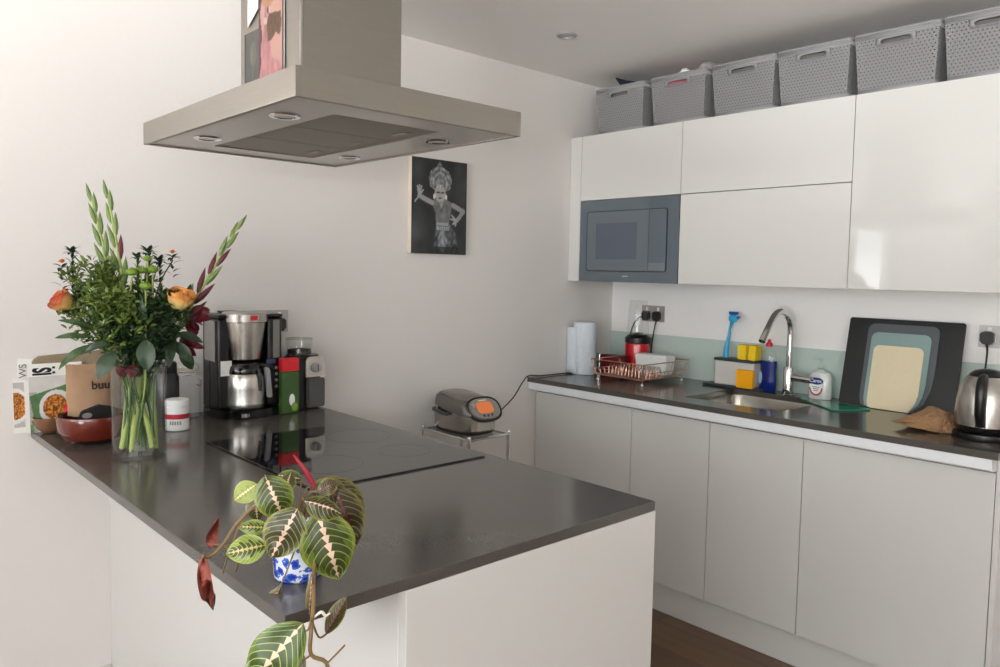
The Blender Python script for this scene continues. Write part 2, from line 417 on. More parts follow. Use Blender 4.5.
window(1, 'y', RY-.08, WF[0]); window(2, 'y', RY-.08, WF[1]); window(3, 'x', -.08, WL[0]); window(4, 'x', RX+.08, WR[0])
# baseboards (left wall, in front of and behind the island)
struct('baseboard_left', MB().box(.0005, .014, RY+.001, -2.6615, .0, .146, .003), M['satin'])
struct('baseboard_right', MB().box(RX-.014, RX-.0005, RY+.001, -.001, .0, .146, .003), M['satin'])

# ceiling downlight
t = thing('ceiling_downlight', (.51, -.975, CZ-.012), 'small round recessed downlight in the white ceiling', 'ceiling light')
MB().lathe(.51, -.975, [(.030, CZ-.001), (.032, CZ-.008), (.044, CZ-.004), (.045, CZ-.0005)]).build('bezel', M['grey'], t)
MB().lathe(.51, -.975, [(0, CZ-.002), (.031, CZ-.002)]).build('lamp_glass', M['lens'], t)

# ------------------------------------------------------------------ island
IX, IY0, IYB, IY1 = 1.739, -2.889, -2.66, -1.941
isl = thing('island_cabinet', (.87, -2.3, 0), 'white glossy island base unit under the grey worktop', 'cabinet')
MB().box(.0165, 1.714, -2.641, -1.99, .10, TZ-.0235).build('carcass', M['satin'], isl)
MB().box(.0015, 1.7145, IYB, -2.6415, .0, TZ-.0235, .0015).build('side_panel', M['gloss'], isl)
MB().box(1.715, IX-.0005, IYB, IY1+.003, .0, TZ-.0235, .0015).build('end_panel', M['gloss'], isl)
for i in range(3):
    a = .03+i*.562
    MB().box(a, a+.557, -1.989, -1.97, .14, TZ-.075, .0015).build('door', M['gloss'], isl)
MB().box(.017, 1.714, -2.04, -2.022, 0, .10).build('plinth', M['satin'], isl)
mb = MB()
mb.box(.001, IX, IY0, IY1, TZ-.0225, TZ, .0015)
mb.build('island_worktop', M['worktop'], label='long grey stone worktop on the white island', cat='worktop')

# hob, flush glass
HX0, HX1, HY0, HY1 = .519, 1.163, -2.524, -1.980
hb = thing('induction_hob', ((HX0+HX1)/2, (HY0+HY1)/2, TZ), 'black glass induction hob set into the island worktop', 'hob')
MB().box(HX0, HX1, HY0, HY1, TZ+.0003, TZ+.0050, .0012).build('glass_top', mat('hob_glass', rgb(20, 20, 21), .035, spec=.75), hb)
mb = MB()
for x0, x1, y0, y1 in ((HX0-.003, HX0, HY0-.003, HY1+.003), (HX1, HX1+.003, HY0-.003, HY1+.003), (HX0, HX1, HY0-.003, HY0), (HX0, HX1, HY1, HY1+.003)):
    mb.box(x0, x1, y0, y1, TZ+.0003, TZ+.0035)
mb.build('edge_trim', M['blackg'], hb)
mb = MB()
for cx, cy, r in ((.72, -2.38, .085), (.72, -2.12, .10), (.97, -2.38, .10), (.97, -2.12, .075)):
    mb.lathe(cx, cy, [(r, TZ+.00515), (r+.0012, TZ+.00515)], 48)
mb.build('zone_marking', mat('zone_print', rgb(52, 52, 54), .2), hb)

# ------------------------------------------------------------------ sink-side run
DY = -.604
def door(x0, x1, z0, z1, y, parent, m=None, name='door'):
    return MB().box(x0, x1, y, y+.019, z0, z1, .0012).build(name, m or M['gloss'], parent)
B = [.004, .6284, 1.0404, 1.4505, 2.0927]
LAB = ['white base cabinet in the corner, leftmost under the sink worktop', 'narrow white base cabinet left of the sink, second from the corner',
       'white base cabinet below the sink, third from the corner', 'wide white appliance door cabinet at the right end of the run']
for i in range(4):
    a, b = B[i], B[i+1]
    t = thing('base_cabinet', ((a+b)/2, -.3, .14), LAB[i], 'cabinet', 'base cabinets under the sink worktop')
    top = .70 if i in (1, 2) else KZ-.03
    mb = MB()
    if i in (1, 2):
        mb.box(a+.002, b-.002, DY+.02, -.01, .14, .70); 
    else: mb.box(a+.002, b-.002, DY+.02, -.01, .14, KZ-.03)
    mb.build('carcass', M['satin'], t)
    door(a+.0018, b-.0018, .14, .9095, DY, t, M['satin'])
MB().box(.002, 2.0927, DY+.03, DY+.048, .0, .138).build('plinth', M['satin'], label='white plinth board running along the floor under the cabinets', cat='plinth')
t = MB().box(2.0935, 2.1095, DY-.002, -.002, .0, KZ-.0245, .0012).build('end_panel', M['gloss'], label='white vertical end panel closing the right end of the sink run', cat='panel')
mb = MB()
mb.prism([(-.6615, KZ-.0245), (-.6615, KZ-.030), (-.658, KZ-.060), (-.650, KZ-.066), (-.612, KZ-.070), (-.590, KZ-.070), (-.590, KZ-.0245)], (.003, 0, 0), (0, 1, 0), (0, 0, 1), (2.0895, 0, 0))
mb.build('handle_rail', M['alu'], label='pale metal handle rail between worktop edge and cabinet doors', cat='rail')
# worktop with the sink cut-out
KX1, KY0 = 2.1105, -.6657
SX0, SX1, SY0, SY1 = .862, 1.318, -.535, -.125
b = bmesh.new(); xs = [.001, SX0, SX1, KX1]; ys = [KY0, SY0, SY1, -.001]
grid = {}
for k, z in enumerate((KZ-.0237, KZ)):
    for i, x in enumerate(xs):
        for j, y in enumerate(ys): grid[i, j, k] = b.verts.new((x, y, z))
for i in range(3):
    for j in range(3):
        if (i, j) == (1, 1): continue
        b.faces.new([grid[i, j, 1], grid[i+1, j, 1], grid[i+1, j+1, 1], grid[i, j+1, 1]]); b.faces.new([grid[i, j, 0], grid[i, j+1, 0], grid[i+1, j+1, 0], grid[i+1, j, 0]])
for i in range(3):
    for j, f in ((0, 0), (3, 1)): b.faces.new([grid[i, j, 0], grid[i+1, j, 0], grid[i+1, j, 1], grid[i, j, 1]])
for j in range(3):
    for i in (0, 3): b.faces.new([grid[i, j, 0], grid[i, j, 1], grid[i, j+1, 1], grid[i, j+1, 0]])
for (p, q) in (((1, 1), (2, 1)), ((2, 1), (2, 2)), ((2, 2), (1, 2)), ((1, 2), (1, 1))):
    b.faces.new([grid[p[0], p[1], 0], grid[q[0], q[1], 0], grid[q[0], q[1], 1], grid[p[0], p[1], 1]])
bmesh.ops.recalc_face_normals(b, faces=b.faces)
mb = MB().bm(b); b.free()
mb.build('sink_worktop', M['worktop'], label='grey stone worktop with the sink cut into it, along the back wall', cat='worktop')
# sink bowl (undermounted)
sk = thing('sink', ((SX0+SX1)/2, (SY0+SY1)/2, KZ-.2), 'rectangular stainless steel sink sunk into the worktop', 'sink')
def ring(inset, r, z):
    return [Vector((SX0+inset+p[0], SY0+inset+p[1], z)) for p in rrect(SX1-SX0-2*inset, SY1-SY0-2*inset, r, 6)]
rings = [ring(-.012, .05, KZ-.0240), ring(.0, .045, KZ-.0240), ring(.002, .045, KZ-.03), ring(.012, .045, KZ-.17), ring(.03, .04, KZ-.187), ring(.06, .03, KZ-.192)]
vs = [p for r in rings for p in r]; n = len(rings[0]); fs = []
for a in range(len(rings)-1):
    for i in range(n): fs.append((a*n+i, a*n+(i+1) % n, (a+1)*n+(i+1) % n, (a+1)*n+i))
fs.append(tuple((len(rings)-1)*n+i for i in range(n)))
MB().add(vs, fs).build('bowl', M['sinkm'], sk)
MB().lathe(1.09, -.33, [(0, KZ-.1895), (.018, KZ-.1885), (.04, KZ-.1895), (.045, KZ-.1915)], 24).build('drain', M['chrome'], sk)
# splashback
MB().box(.002, 2.1105, -.0075, -.0008, KZ+.0005, 1.2035, .001).build('glass_splashback', M['splash'], label='low pale green glass splashback strip behind the sink worktop', cat='splashback')

# ------------------------------------------------------------------ upper cabinets
UY, UZ0, UZ1, UZM = -.377, 1.4856, 2.2365, 1.9018
U = [.0776, .6973, 1.4884, 2.1095]
MB().box(.0015, U[0]-.0012, UY, UY+.019, UZ0, UZ1, .001).build('filler_panel', M['gloss'], label='narrow white upright filler panel between left wall and microwave', cat='panel')
def carc(a, b, z0, z1, t): MB().box(a+.001, b-.001, UY+.020, -.002, z0, z1).build('carcass', M['satin'], t)
g = 'white wall cabinets below the storage baskets'
t = thing('wall_cabinet', (.39, -.18, UZM), 'small white wall cabinet directly above the microwave', 'cabinet', g); carc(U[0], U[1], UZM+.0015, UZ1, t); door(U[0]+.0012, U[1]-.0015, UZM+.002, UZ1, UY, t)
t = thing('wall_cabinet', (1.09, -.18, UZM), 'white wall cabinet with flap door right of the microwave, upper one', 'cabinet', g); carc(U[1], U[2], UZM+.0015, UZ1, t); door(U[1]+.0015, U[2]-.0015, UZM+.002, UZ1, UY, t)
t = thing('wall_cabinet', (1.09, -.18, UZ0), 'white wall cabinet with flap door right of the microwave, lower one', 'cabinet', g); carc(U[1], U[2], UZ0+.001, UZM-.0015, t); door(U[1]+.0015, U[2]-.0015, UZ0, UZM-.0018, UY, t)
t = thing('wall_cabinet', (1.8, -.18, UZ0), 'tall single door white wall cabinet at the right, above the kettle', 'cabinet', g); carc(U[2], U[3], UZ0+.001, UZ1, t); door(U[2]+.0015, U[3], UZ0, UZ1, UY, t)

# microwave
mw = thing('microwave', (.387, -.2, UZ0), 'built-in blue-grey mirror glass microwave below the corner wall cabinet', 'microwave')
mx0, mx1, mz0, mz1 = U[0]+.0015, U[1]-.0035, UZ0, UZM-.001
MB().box(mx0, mx1, UY+.020, -.02, mz0+.006, mz1-.002).build('body', M['dgrey'], mw)
mwg = mat('blue_grey_mirror', rgb(96, 106, 114), .08, metal=.15, spec=.8)
mwd = mat('door_glass', rgb(100, 109, 117), .06, metal=.15, spec=.8)
MB().box(mx0, mx1, UY, UY+.019, mz0, mz1, .0015).build('front_frame', mwg, mw)
o = MB(); o.prism(rrect(.497, .300, .012), (.131, UY-.0035, 1.541), (1, 0, 0), (0, 0, 1), (0, .0034, 0)); dr = o.build('door', mwd, mw)
def outline(w, h, r, t_, o_, depth):
    mb = MB(); A = rrect(w, h, r); Bq = rrect(w-2*t_, h-2*t_, max(r-t_, .001)); n = len(A)
    vs = [Vector(o_)+Vector((p[0], 0, p[1])) for p in A]+[Vector(o_)+Vector((p[0]+t_, 0, p[1]+t_)) for p in Bq]
    vs += [v+Vector((0, depth, 0)) for v in vs]
    fs = []
    for i in range(n):
        j = (i+1) % n; fs += [(i, j, n+j, n+i), (2*n+i, 3*n+i, 3*n+j, 2*n+j), (i, 2*n+i, 2*n+j, j), (n+i, n+j, 3*n+j, 3*n+i)]
    mb.add(vs, fs); return mb
outline(.503, .306, .015, .004, (.128, UY-.0038, 1.538), .0036).build('door_gap', M['ink'], mw)
MB().box(.192, .452, UY-.0041, UY-.0036, 1.600, 1.782, .0001).build('viewing_window', mat('view_glass', rgb(84, 92, 106), .05, metal=.1, spec=.8), dr)
MB().box(.5245, .5255, UY-.0042, UY-.0036, 1.545, 1.838).build('control_seam', M['ink'], mw)
MB().box(.5275, .624, UY-.0052, UY-.0036, 1.547, 1.583, .0005).build('door_button', mat('button_glass', rgb(112, 120, 126), .12, metal=.1), mw)
mb = MB()
for k in range(6): mb.box(.366+k*.0062, .3705+k*.0062, UY-.0006, UY-.0001, 1.5125, 1.5175)
mb.build('badge', mat('badge', rgb(170, 176, 180), .3, metal=.6), mw)

# ------------------------------------------------------------------ storage baskets
def make_basket():
    wt, wb, dt_, db, h = .300, .270, .335, .30, .225
    t = thing('storage_basket', (0, 0, 0), 'x', 'basket', 'grey baskets on top of the wall cabinets')
    def side(w0, w1, P, nx, slot, holes=True):
        # cells with a staggered hole; P(u,v)->point
        mb = MB(); nyc = 15; vs = []; fs = []
        def q(a0, a1, b0, b1, hole):
            o = len(vs)
            A = [(a0, b0), (a1, b0), (a1, b1), (a0, b1)]
            ca, cb = (a0+a1)/2, (b0+b1)/2; ra, rb = (a1-a0)*.24, (b1-b0)*.26
            for p in A: vs.append(P(*p))
            if not hole: fs.append((o, o+1, o+2, o+3)); return
            tri = [(ca-ra, cb-rb), (ca+ra, cb-rb*.6), (ca+ra*.7, cb+rb), (ca-ra*.8, cb+rb*.8)]
            for p in tri: vs.append(P(*p))
            for i in range(4): j = (i+1) % 4; fs.append((o+i, o+j, o+4+j, o+4+i))
        for j in range(nyc):
            sft = .5/nx if j % 2 else 0
            cols = [i/nx+sft for i in range(nx)] if sft else [i/nx for i in range(nx)]
            b0, b1 = .09+j*.82/nyc, .09+(j+1)*.82/nyc
            if sft: q(0, sft, b0, b1, False)
            for a in cols:
                a1 = min(a+1/nx, 1)
                cm, cbv = (a+a1)/2, (b0+b1)/2
                if slot and .27 < cm < .73 and .775 < cbv < .92: continue
                q(a, a1, b0, b1, holes and a1-a > .9/nx)
        q(0, 1, 0, .09, False); q(0, 1, .91, .955, False); q(0, 1, .955, 1, False)
        if slot:  # plate with the hand slot
            o = len(vs); ro = [(.262, .755), (.738, .755), (.738, .912), (.262, .912)]; N = 32; outer = []; inner = []
            for k in range(N):
                a = 2*PI*k/N; c, s_ = math.cos(a), math.sin(a); m_ = max(abs(c), abs(s_))
                outer.append((.5+.238*c/m_, .8335+.0785*s_/m_))
                cc = .135 if c > 0 else -.135
                inner.append((.5+cc+.055*c, .836+.044*s_))
            for p in outer+inner: vs.append(P(*p))
            for k in range(N): j = (k+1) % N; fs.append((o+k, o+j, o+N+j, o+N+k))
        mb.add(vs, fs); return mb
    def ln(a, b, t_): return a+(b-a)*t_
    def front(u, v): return (ln(-wb/2, wb/2, u)*ln(1, wt/wb, v), -ln(db, dt_, v)/2, v*h)
    def back(u, v): x, y, z = front(1-u, v); return (x, -y, z)
    def right(u, v): return (ln(wb, wt, v)/2, ln(-db/2, db/2, u)*ln(1, dt_/db, v), v*h)
    def left(u, v): x, y, z = right(1-u, v); return (-x, y, z)
    side(wb, wt, front, 20, True).build('front_wall', M['basket'], t, solid=.003)
    side(wb, wt, back, 20, False, False).build('rear_wall', M['basket'], t, solid=.003)
    side(db, dt_, right, 20, False).build('side_wall', M['basket'], t, solid=.003)
    side(db, dt_, left, 20, False).build('side_wall', M['basket'], t, solid=.003)
    mb = MB(); mb.box(-wb/2, wb/2, -db/2, db/2, .0005, .004); mb.build('base', M['basket'], t)
    mb = MB(); P = rrect(wt+.008, dt_+.008, .02, 4); n = len(P)
    mb.tube([(p[0]-wt/2-.004, p[1]-dt_/2-.004, h) for p in P+[P[0]]], .0048, 6, caps=False, smooth=False)
    mb.build('rim', M['basket'], t)
    return t
bk = [(.297, 'grey lattice basket nearest the corner with a dark blue bag sticking out'), (.644, 'grey lattice basket second from the corner, pink showing through its handle'),
      (.981, 'grey lattice basket third from the corner, above the lift-up cabinets'), (1.297, 'grey lattice basket third from the right edge, over the join of two cabinets'),
      (1.617, 'grey lattice basket second from the right edge, empty looking slot'), (1.935, 'grey lattice basket at the right edge of the picture, cut by the frame')]
bk[3] = (1.297, 'grey lattice basket fourth from the corner, ending beside the tall cabinet door')
bk[4] = (1.617, 'grey lattice basket fifth from the corner, over the tall single cabinet door')
proto = make_basket()
for i, (x, lb) in enumerate(bk):
    o = proto if i == 0 else copy_tree(proto)
    o.location = (x, -.190, UZ1+.001); o['label'] = lb
# contents of the baskets; grey fills are added to darken the handle slots
def basket_fill(x, seed, label, mm='slot_dark'):
    b = bmesh.new(); bmesh.ops.create_cube(b, size=1); bmesh.ops.subdivide_edges(b, edges=b.edges[:], cuts=9, use_grid_fill=True)
    for v in b.verts:
        c0 = v.co.copy(); k = .018*noise.noise(c0*4+Vector((seed, 0, 0)))
        v.co = Vector((c0.x*.252+k, c0.y*.285+k, .109+c0.z*.206+(k*.7 if c0.z > 0 else 0)))+Vector((x, -.190, UZ1))
    MB().bm(b).build('cloth_fill', M[mm], label=label, cat='cloth', angle=70); b.free()
M['slot_dark'] = mat('slot_dark_grey', rgb(104, 103, 101), .9, bump=(30, .3))
basket_fill(.981, 1, 'added grey fill darkening the handle slot of the third basket from the corner')
basket_fill(1.297, 2, 'added grey fill darkening the handle slot of the fourth basket from the corner')
basket_fill(1.617, 3, 'added grey fill darkening the handle slot of the fifth basket from the corner')
basket_fill(1.935, 4, 'added grey fill darkening the handle slot of the basket cut by the right frame edge')
basket_fill(.297, 5, 'added grey fill under the dark blue bag in the corner basket')
def cloth(c, sx, sy, sz, seed, m, name, label, cat):
    b = bmesh.new(); bmesh.ops.create_icosphere(b, subdivisions=4, radius=1)
    for v in b.verts:
        k = 1+.35*noise.noise(v.co*1.6+Vector((seed, 0, 0)))+.1*noise.noise(v.co*6)
        v.co = Vector((v.co.x*sx*k, v.co.y*sy*k, v.co.z*sz*k))+Vector(c)
    mb = MB().bm(b); b.free(); return mb.build(name, m, label=label, cat=cat, angle=80)
mb = MB()
mb.prism([(.02, .218), (.19, .218), (.195, .232), (.12, .250), (.07, .262), (-.010, .292), (.03, .24)], (.225, -.300, UZ1+.006), (1, 0, 0), (0, 0, 1), (.0, .10, 0), .006)
mb.build('cloth_bag', M['navy'], label='dark blue folded bag poking up out of the corner basket', cat='bag')
basket_fill(.644, 6, 'pink cloth seen through the handle slot of the second basket', 'pink')
cloth((.640, -.29, UZ1+.240), .028, .026, .026, 8, M['white'], 'white_bundle', 'small white bundle peeping over the rim of the second basket', 'bundle')
cloth((.738, -.235, UZ1+.236), .046, .070, .050, 12, M['greycl'], 'grey_bundle', 'grey plastic bag bulging above the right side of the second basket', 'bag')

# ------------------------------------------------------------------ cooker hood
QX0, QX1, QY0, QY1, QZ0, QZ1 = .4905, 1.3905, -2.6921, -2.0743, 1.867, 1.928
hd = thing('cooker_hood', (.94, -2.385, QZ0), 'brushed steel island cooker hood hanging from the ceiling over the hob', 'cooker hood')
mb = MB(); w = .0125
mb.box(QX0, QX1, QY0, QY0+w, QZ0, QZ1, .001); mb.box(QX0, QX1, QY1-w, QY1, QZ0, QZ1, .001)
mb.box(QX0, QX0+w, QY0+w, QY1-w, QZ0, QZ1, .001); mb.box(QX1-w, QX1, QY0+w, QY1-w, QZ0, QZ1, .001)
mb.box(QX0+w, QX1-w, QY0+w, QY1-w, QZ1-.004, QZ1)
mb.build('canopy', M['hood'], hd)
# underside plate with the filter opening
fx0, fx1, fy0, fy1 = .60, 1.27, -2.535, -2.225
mb = MB(); zz = QZ0+.004
for x0, x1, y0, y1 in ((QX0+w, QX1-w, QY0+w, fy0), (QX0+w, QX1-w, fy1, QY1-w), (QX0+w, fx0, fy0, fy1), (fx1, QX1-w, fy0, fy1)):
    mb.box(x0, x1, y0, y1, zz, zz+.004)
mb.build('underside_plate', M['hoodu'], hd)
for i in range(3):
    a = fx0+(fx1-fx0)*i/3; b_ = fx0+(fx1-fx0)*(i+1)/3
    f = MB().box(a+.002, b_-.002, fy0+.001, fy1-.001, zz+.0035, zz+.0095, .001).build('grease_filter', M['mesh'], hd)
    MB().box((a+b_)/2-.03, (a+b_)/2+.03, fy1-.06, fy1-.04, zz+.0008, zz+.0033, .001).build('filter_catch', M['hood'], f)
for x, y in ((1.165, -2.60), (.72, -2.60), (.71, -2.155), (1.155, -2.155)):
    mb = MB(); mb.lathe(x, y, [(.024, zz-.0008), (.026, zz-.003), (.034, zz-.003), (.036, zz-.0002)], 28)
    l = mb.build('lamp', M['chrome'], hd); MB().lathe(x, y, [(0, zz-.0012), (.0245, zz-.0012)], 24).build('lamp_glass', M['lens'], l)
DX0, DX1, DY0, DY1 = .773, 1.107, -2.53, -2.242
mb = MB()
mb.box(DX0, DX1, DY0, DY1, QZ1+.0005, CZ-.0005, .0015); mb.build('chimney_duct', M['hood'], hd)
MB().box(DX0-.002, DX1+.002, DY0-.002, DY1+.002, QZ1+.0005, QZ1+.012, .001).build('duct_collar', M['hood'], hd)
MB().box(DX1-.004, DX1+.0018, DY0-.0018, DY0+.004, QZ1+.012, CZ-.001).build('corner_strip', M['steel'], hd)
# things on the duct's narrow face (facing the front of the room)
dy = DY0-.0008
def art_cow(a, b):
    c = (214, 142, 142)
    c = sh(c, 1+.22*nz(a, b, 7, 2)+.1*nz(a, b, 22, 4))
    if nz(a, b, 3, 9) > .18: c = (232, 176, 160)
    if ell(a, b, .40, .88, .28, .09): c = (206, 150, 110)
    if ell(a, b, .60, .94, .12, .04): c = (130, 110, 80)
    if poly(a, b, [(.36, .50), (.34, .66), (.42, .73), (.60, .72), (.88, .71), (.92, .60), (.86, .52), (.76, .53), (.72, .56), (.54, .51)]): c = sh((104, 66, 38), 1+.4*nz(a, b, 16))
    if ell(a, b, .28, .68, .07, .03): c = (240, 205, 190)
    if ell(a, b, .44, .755, .05, .025): c = (235, 205, 180)
    if ell(a, b, .40, .76, .06, .03) and a < .42: c = (60, 40, 34)
    if a < .1+.1*nz(b, 0, 6) or (a < .25 and b < .22): c = (98, 36, 48)
    if a > .93: c = (66, 26, 40)
    if b > .87 and a < .3: c = (52, 52, 54)
    return c
pc = MB().box(.893, 1.030, dy-.0045, dy-.0025, QZ1+.013, 2.245).build('postcard', M['paper'], label='pink picture card with a brown animal on the hood chimney', cat='card')
picture('print', M['artg'], pc, (.893, dy-.0047, QZ1+.013), (1, 0, 0), (0, 0, 1), .137, 2.245-QZ1-.013, 40, 88, art_cow, dim=.66)
def art_grey(a, b):
    c = sh((98, 98, 94), 1+.1*nz(a, b, 5))
    if a < .12: c = (50, 54, 54)
    if a < .12 and b < .02: c = (220, 220, 215)
    if b < .16+.05*a: c = (236, 236, 232)
    if ell(a, b, .60, .70, .22, .16): c = (124, 120, 108)
    if ell(a, b, .50, .68, .08, .12): c = (142, 132, 112)
    if abs(a-.56) < .03 and .18 < b < .6: c = (124, 124, 118)
    return c
pc = MB().box(.803, .890, dy-.0022, dy-.0005, QZ1+.018, 2.14).build('grey_card', M['paper'], label='dark grey picture card with a white lower edge on the hood chimney', cat='card')
picture('print', M['artg'], pc, (.803, dy-.0024, QZ1+.018), (1, 0, 0), (0, 0, 1), .087, 2.14-QZ1-.018, 30, 70, art_grey, dim=.62)
pc = MB().prism([(0, -.015), (.062, .022), (.066, .17), (.004, .17)], (.826, dy-.0046, 2.168), (1, 0, 0), (0, 0, 1), (0, .0015, 0)).build('paper_note', mat('note_paper', rgb(196, 196, 194), .8), label='small white printed note pinned above the grey card on the chimney', cat='note')
mb = MB()
for k in range(7): mb.box(.834, .882-.004*(k % 3), dy-.0052, dy-.0047, 2.200+k*.015, 2.2032+k*.015)
mb.build('printed_lines', mat('faint_ink', rgb(178, 178, 176), .7), pc)
# ------------------------------------------------------------------ painting on the left wall
PY0, PY1, PZ0, PZ1 = -1.429, -1.1155, 1.601, 2.0235
def art_dancer(a, b):
    v = 1-b
    k = 44+20*nz(a, b, 3, 1)+10*nz(a, b, 9, 5)
    k += 22*math.exp(-((a-.12)**2*50+(v-.14)**2*60))
    k += 26*math.exp(-((a-.10)**2*30+(v-.74)**2*40))+14*math.exp(-((a-.86)**2*40+(v-.3)**2*20))
    c = (k*.95, k, k*1.0)
    asp = 1.35
    skirt = poly(a, v, [(.44, .66), (.68, .66), (.80, .78), (.86, 1.0), (.38, 1.0), (.42, .8)])
    if skirt:
        q = 84+46*nz(a, v, 17, 3)+30*math.sin(v*70+4*math.sin(a*26))*.5
        if ell(a, v, .56, .86, .08, .12): q += 45
        if v > .92: q *= .5
        c = (q*.96, q, q*1.05)
    if poly(a, v, [(.34, .44), (.44, .41), (.60, .41), (.74, .45), (.70, .56), (.66, .70), (.44, .70), (.42, .56)]):
        q = 105+35*nz(a, v, 15, 8); c = (q, q, q)
        if poly(a, v, [(.46, .41), (.58, .41), (.53, .52)]): c = (150, 150, 148)
        if .66 < v < .71: c = (150, 154, 156)
    if .70 < v < .75 and .45 < a < .68: c = (170, 174, 176) if int(a*60) % 2 else (120, 124, 126)
    if seg(a, v, .36, .46, .19, .415, .035, asp) or seg(a, v, .19, .415, .13, .40, .028, asp): c = (150, 150, 148)
    for fx, fy in ((.10, .30), (.135, .29), (.17, .30), (.20, .335), (.06, .46)):
        if seg(a, v, .13, .40, fx, fy, .013, asp): c = (158, 158, 156)
    if seg(a, v, .74, .47, .94, .53, .036, asp) or seg(a, v, .94, .53, .82, .63, .032, asp): c = (140, 140, 140)
    for fx, fy in ((.72, .58), (.70, .62), (.75, .67), (.79, .69)):
        if seg(a, v, .81, .63, fx, fy, .014, asp): c = (155, 155, 155)
    if seg(a, v, .52, .36, .52, .43, .045, asp): c = (130, 130, 128)
    if poly(a, v, [(.49, .02), (.56, .08), (.66, .12), (.71, .20), (.70, .29), (.62, .33), (.42, .33), (.32, .29), (.30, .20), (.34, .12), (.43, .08)]):
        q = 122+55*nz(a, v, 26, 6)+22*math.cos(((a-.5)**2+(v-.26)**2)*420); c = (q*.98, q, q)
    if ell(a, v, .505, .355, .098, .095):
        c = (158, 156, 152)
        if ell(a, v, .465, .345, .028, .010) or ell(a, v, .545, .345, .028, .010): c = (40, 40, 42)
        if seg(a, v, .505, .345, .500, .375, .007, asp): c = (120, 118, 116)
        if ell(a, v, .503, .405, .03, .009): c = (66, 58, 60)
        if v < .30: c = (190, 190, 188) if int(a*70) % 2 else (120, 120, 120)
    if ell(a, v, .40, .39, .022, .028) or ell(a, v, .61, .39, .022, .028): c = (205, 205, 203)
    return c
pt = MB().box(.002, .030, PY0, PY1, PZ0, PZ1, .001).build('canvas_painting', mat('canvas_edge', rgb(214, 202, 186), .8), label='dark unframed painting of a dancer with a tall headdress on the left wall', cat='painting')
picture('painted_face', M['art'], pt, (.0304, PY0, PZ0), (0, 1, 0), (0, 0, 1), PY1-PY0, PZ1-PZ0, 88, 120, art_dancer)

# ------------------------------------------------------------------ sockets and plugs
def socket(name, o, u, w, label):
    """double switched socket, lower left corner o, direction u, outward normal w"""
    o, u, w = Vector(o), Vector(u), Vector(w); z = Vector((0, 0, 1))
    t = thing('wall_socket', o, label, 'socket', 'double wall sockets')
    mb = MB(); mb.prism(rrect(.146, .086, .004), o+w*.001, u, z, w*.008, .0012); mb.build('face_plate', M['steelp'], t)
    for cx in (.037, .109):
        mb = MB(); mb.prism(rrect(.044, .030, .002), o+u*(cx-.022)+z*.020+w*.0091, u, z, w*.0008); mb.build('socket_insert', M['white'], t)
        mb = MB(); mb.prism(rrect(.013, .020, .002), o+u*(cx-.0065)+z*.058+w*.0091, u, z, w*.003, .0006); mb.build('switch', M['white'], t)
    return t
M['steelp'] = mat('steel_face_plate', rgb(172, 168, 164), .35, metal=.4)
socket('a', (0, -2.148, 1.275), (0, 1, 0), (1, 0, 0), 'double wall socket behind the coffee machine on the left wall')
socket('b', (.216, 0, 1.272), (1, 0, 0), (0, -1, 0), 'double wall socket behind the red blender in the corner')
socket('c', (1.852, 0, 1.268), (1, 0, 0), (0, -1, 0), 'double wall socket above the steel kettle')
def plug(o, u, w, pts, label, r=.0032):
    o, u, w = Vector(o), Vector(u), Vector(w); z = Vector((0, 0, 1))
    t = thing('power_plug', o, label, 'plug')
    mb = MB(); P = [(-.024, -.012), (-.024, .016), (-.014, .027), (.014, .027), (.024, .016), (.024, -.012), (.012, -.024), (-.012, -.024)]
    mb.prism(P, o+w*.0105, u, z, w*.026, .004); mb.build('plug_body', M['black'], t)
    MB().tube([o+w*.024+z*(-.024)] + [Vector(p) for p in pts], [r*1.5]+[r]*len(pts), 8).build('cable', M['black'], t)
plug((0, -2.045, 1.305), (0, 1, 0), (1, 0, 0), [(.03, -2.045, 1.24), (.025, -2.05, 1.15), (.02, -2.06, 1.05), (.022, -2.09, 1.0)], 'black plug and cable in the socket behind the coffee machine')
plug((.325, 0, 1.302), (1, 0, 0), (0, -1, 0), [(.318, -.028, 1.24), (.305, -.03, 1.15), (.295, -.03, 1.05), (.26, -.04, .996), (.17, -.035, .9925)], 'black plug in the corner socket, its cable hanging behind the red blender')
plug((.255, 0, 1.302), (1, 0, 0), (0, -1, 0), [(.245, -.035, 1.292), (.215, -.032, 1.290), (.180, -.032, 1.25), (.158, -.034, 1.18), (.150, -.034, 1.10), (.11, -.035, 1.02), (.07, -.05, .996)], 'black plug with a looping cable behind the clear blender cup')
plug((1.886, 0, 1.305), (1, 0, 0), (0, -1, 0), [(1.893, -.04, 1.25), (1.895, -.06, 1.18), (1.90, -.10, 1.08), (1.93, -.2, .998), (1.96, -.27, .9935)], 'dark grey plug with a cable running down behind the steel kettle', .0036)

# ------------------------------------------------------------------ coffee machine
cx0, cx1, cy0, cy1 = .032, .235, -2.352, -2.108
cm = thing('coffee_machine', (.13, -2.235, TZ), 'black and steel filter coffee machine with thermal jug on the island', 'coffee machine')
fy, fx = -2.246, .156                       # axis of filter and jug
mb = MB(); mb.prism([(cx0, cy0+.004), (.15, cy0), (.20, cy0+.03), (.232, fy-.05), (.242, fy), (.232, fy+.05), (.20, cy1-.03), (.15, cy1), (cx0, cy1-.004)], (0, 0, TZ+.001), (1, 0, 0), (0, 1, 0), (0, 0, .028), .003)
bs = mb.build('base', M['blackg'], cm)
mb = MB()
for k, (a, w_) in enumerate(((-.045, .004), (-.037, .010), (-.022, .003), (-.016, .008), (-.004, .008), (.008, .003))): mb.box(.2335, .2350+.003, fy+a, fy+a+w_, TZ+.008, TZ+.020)
mb.build('badge', M['grey'], bs)
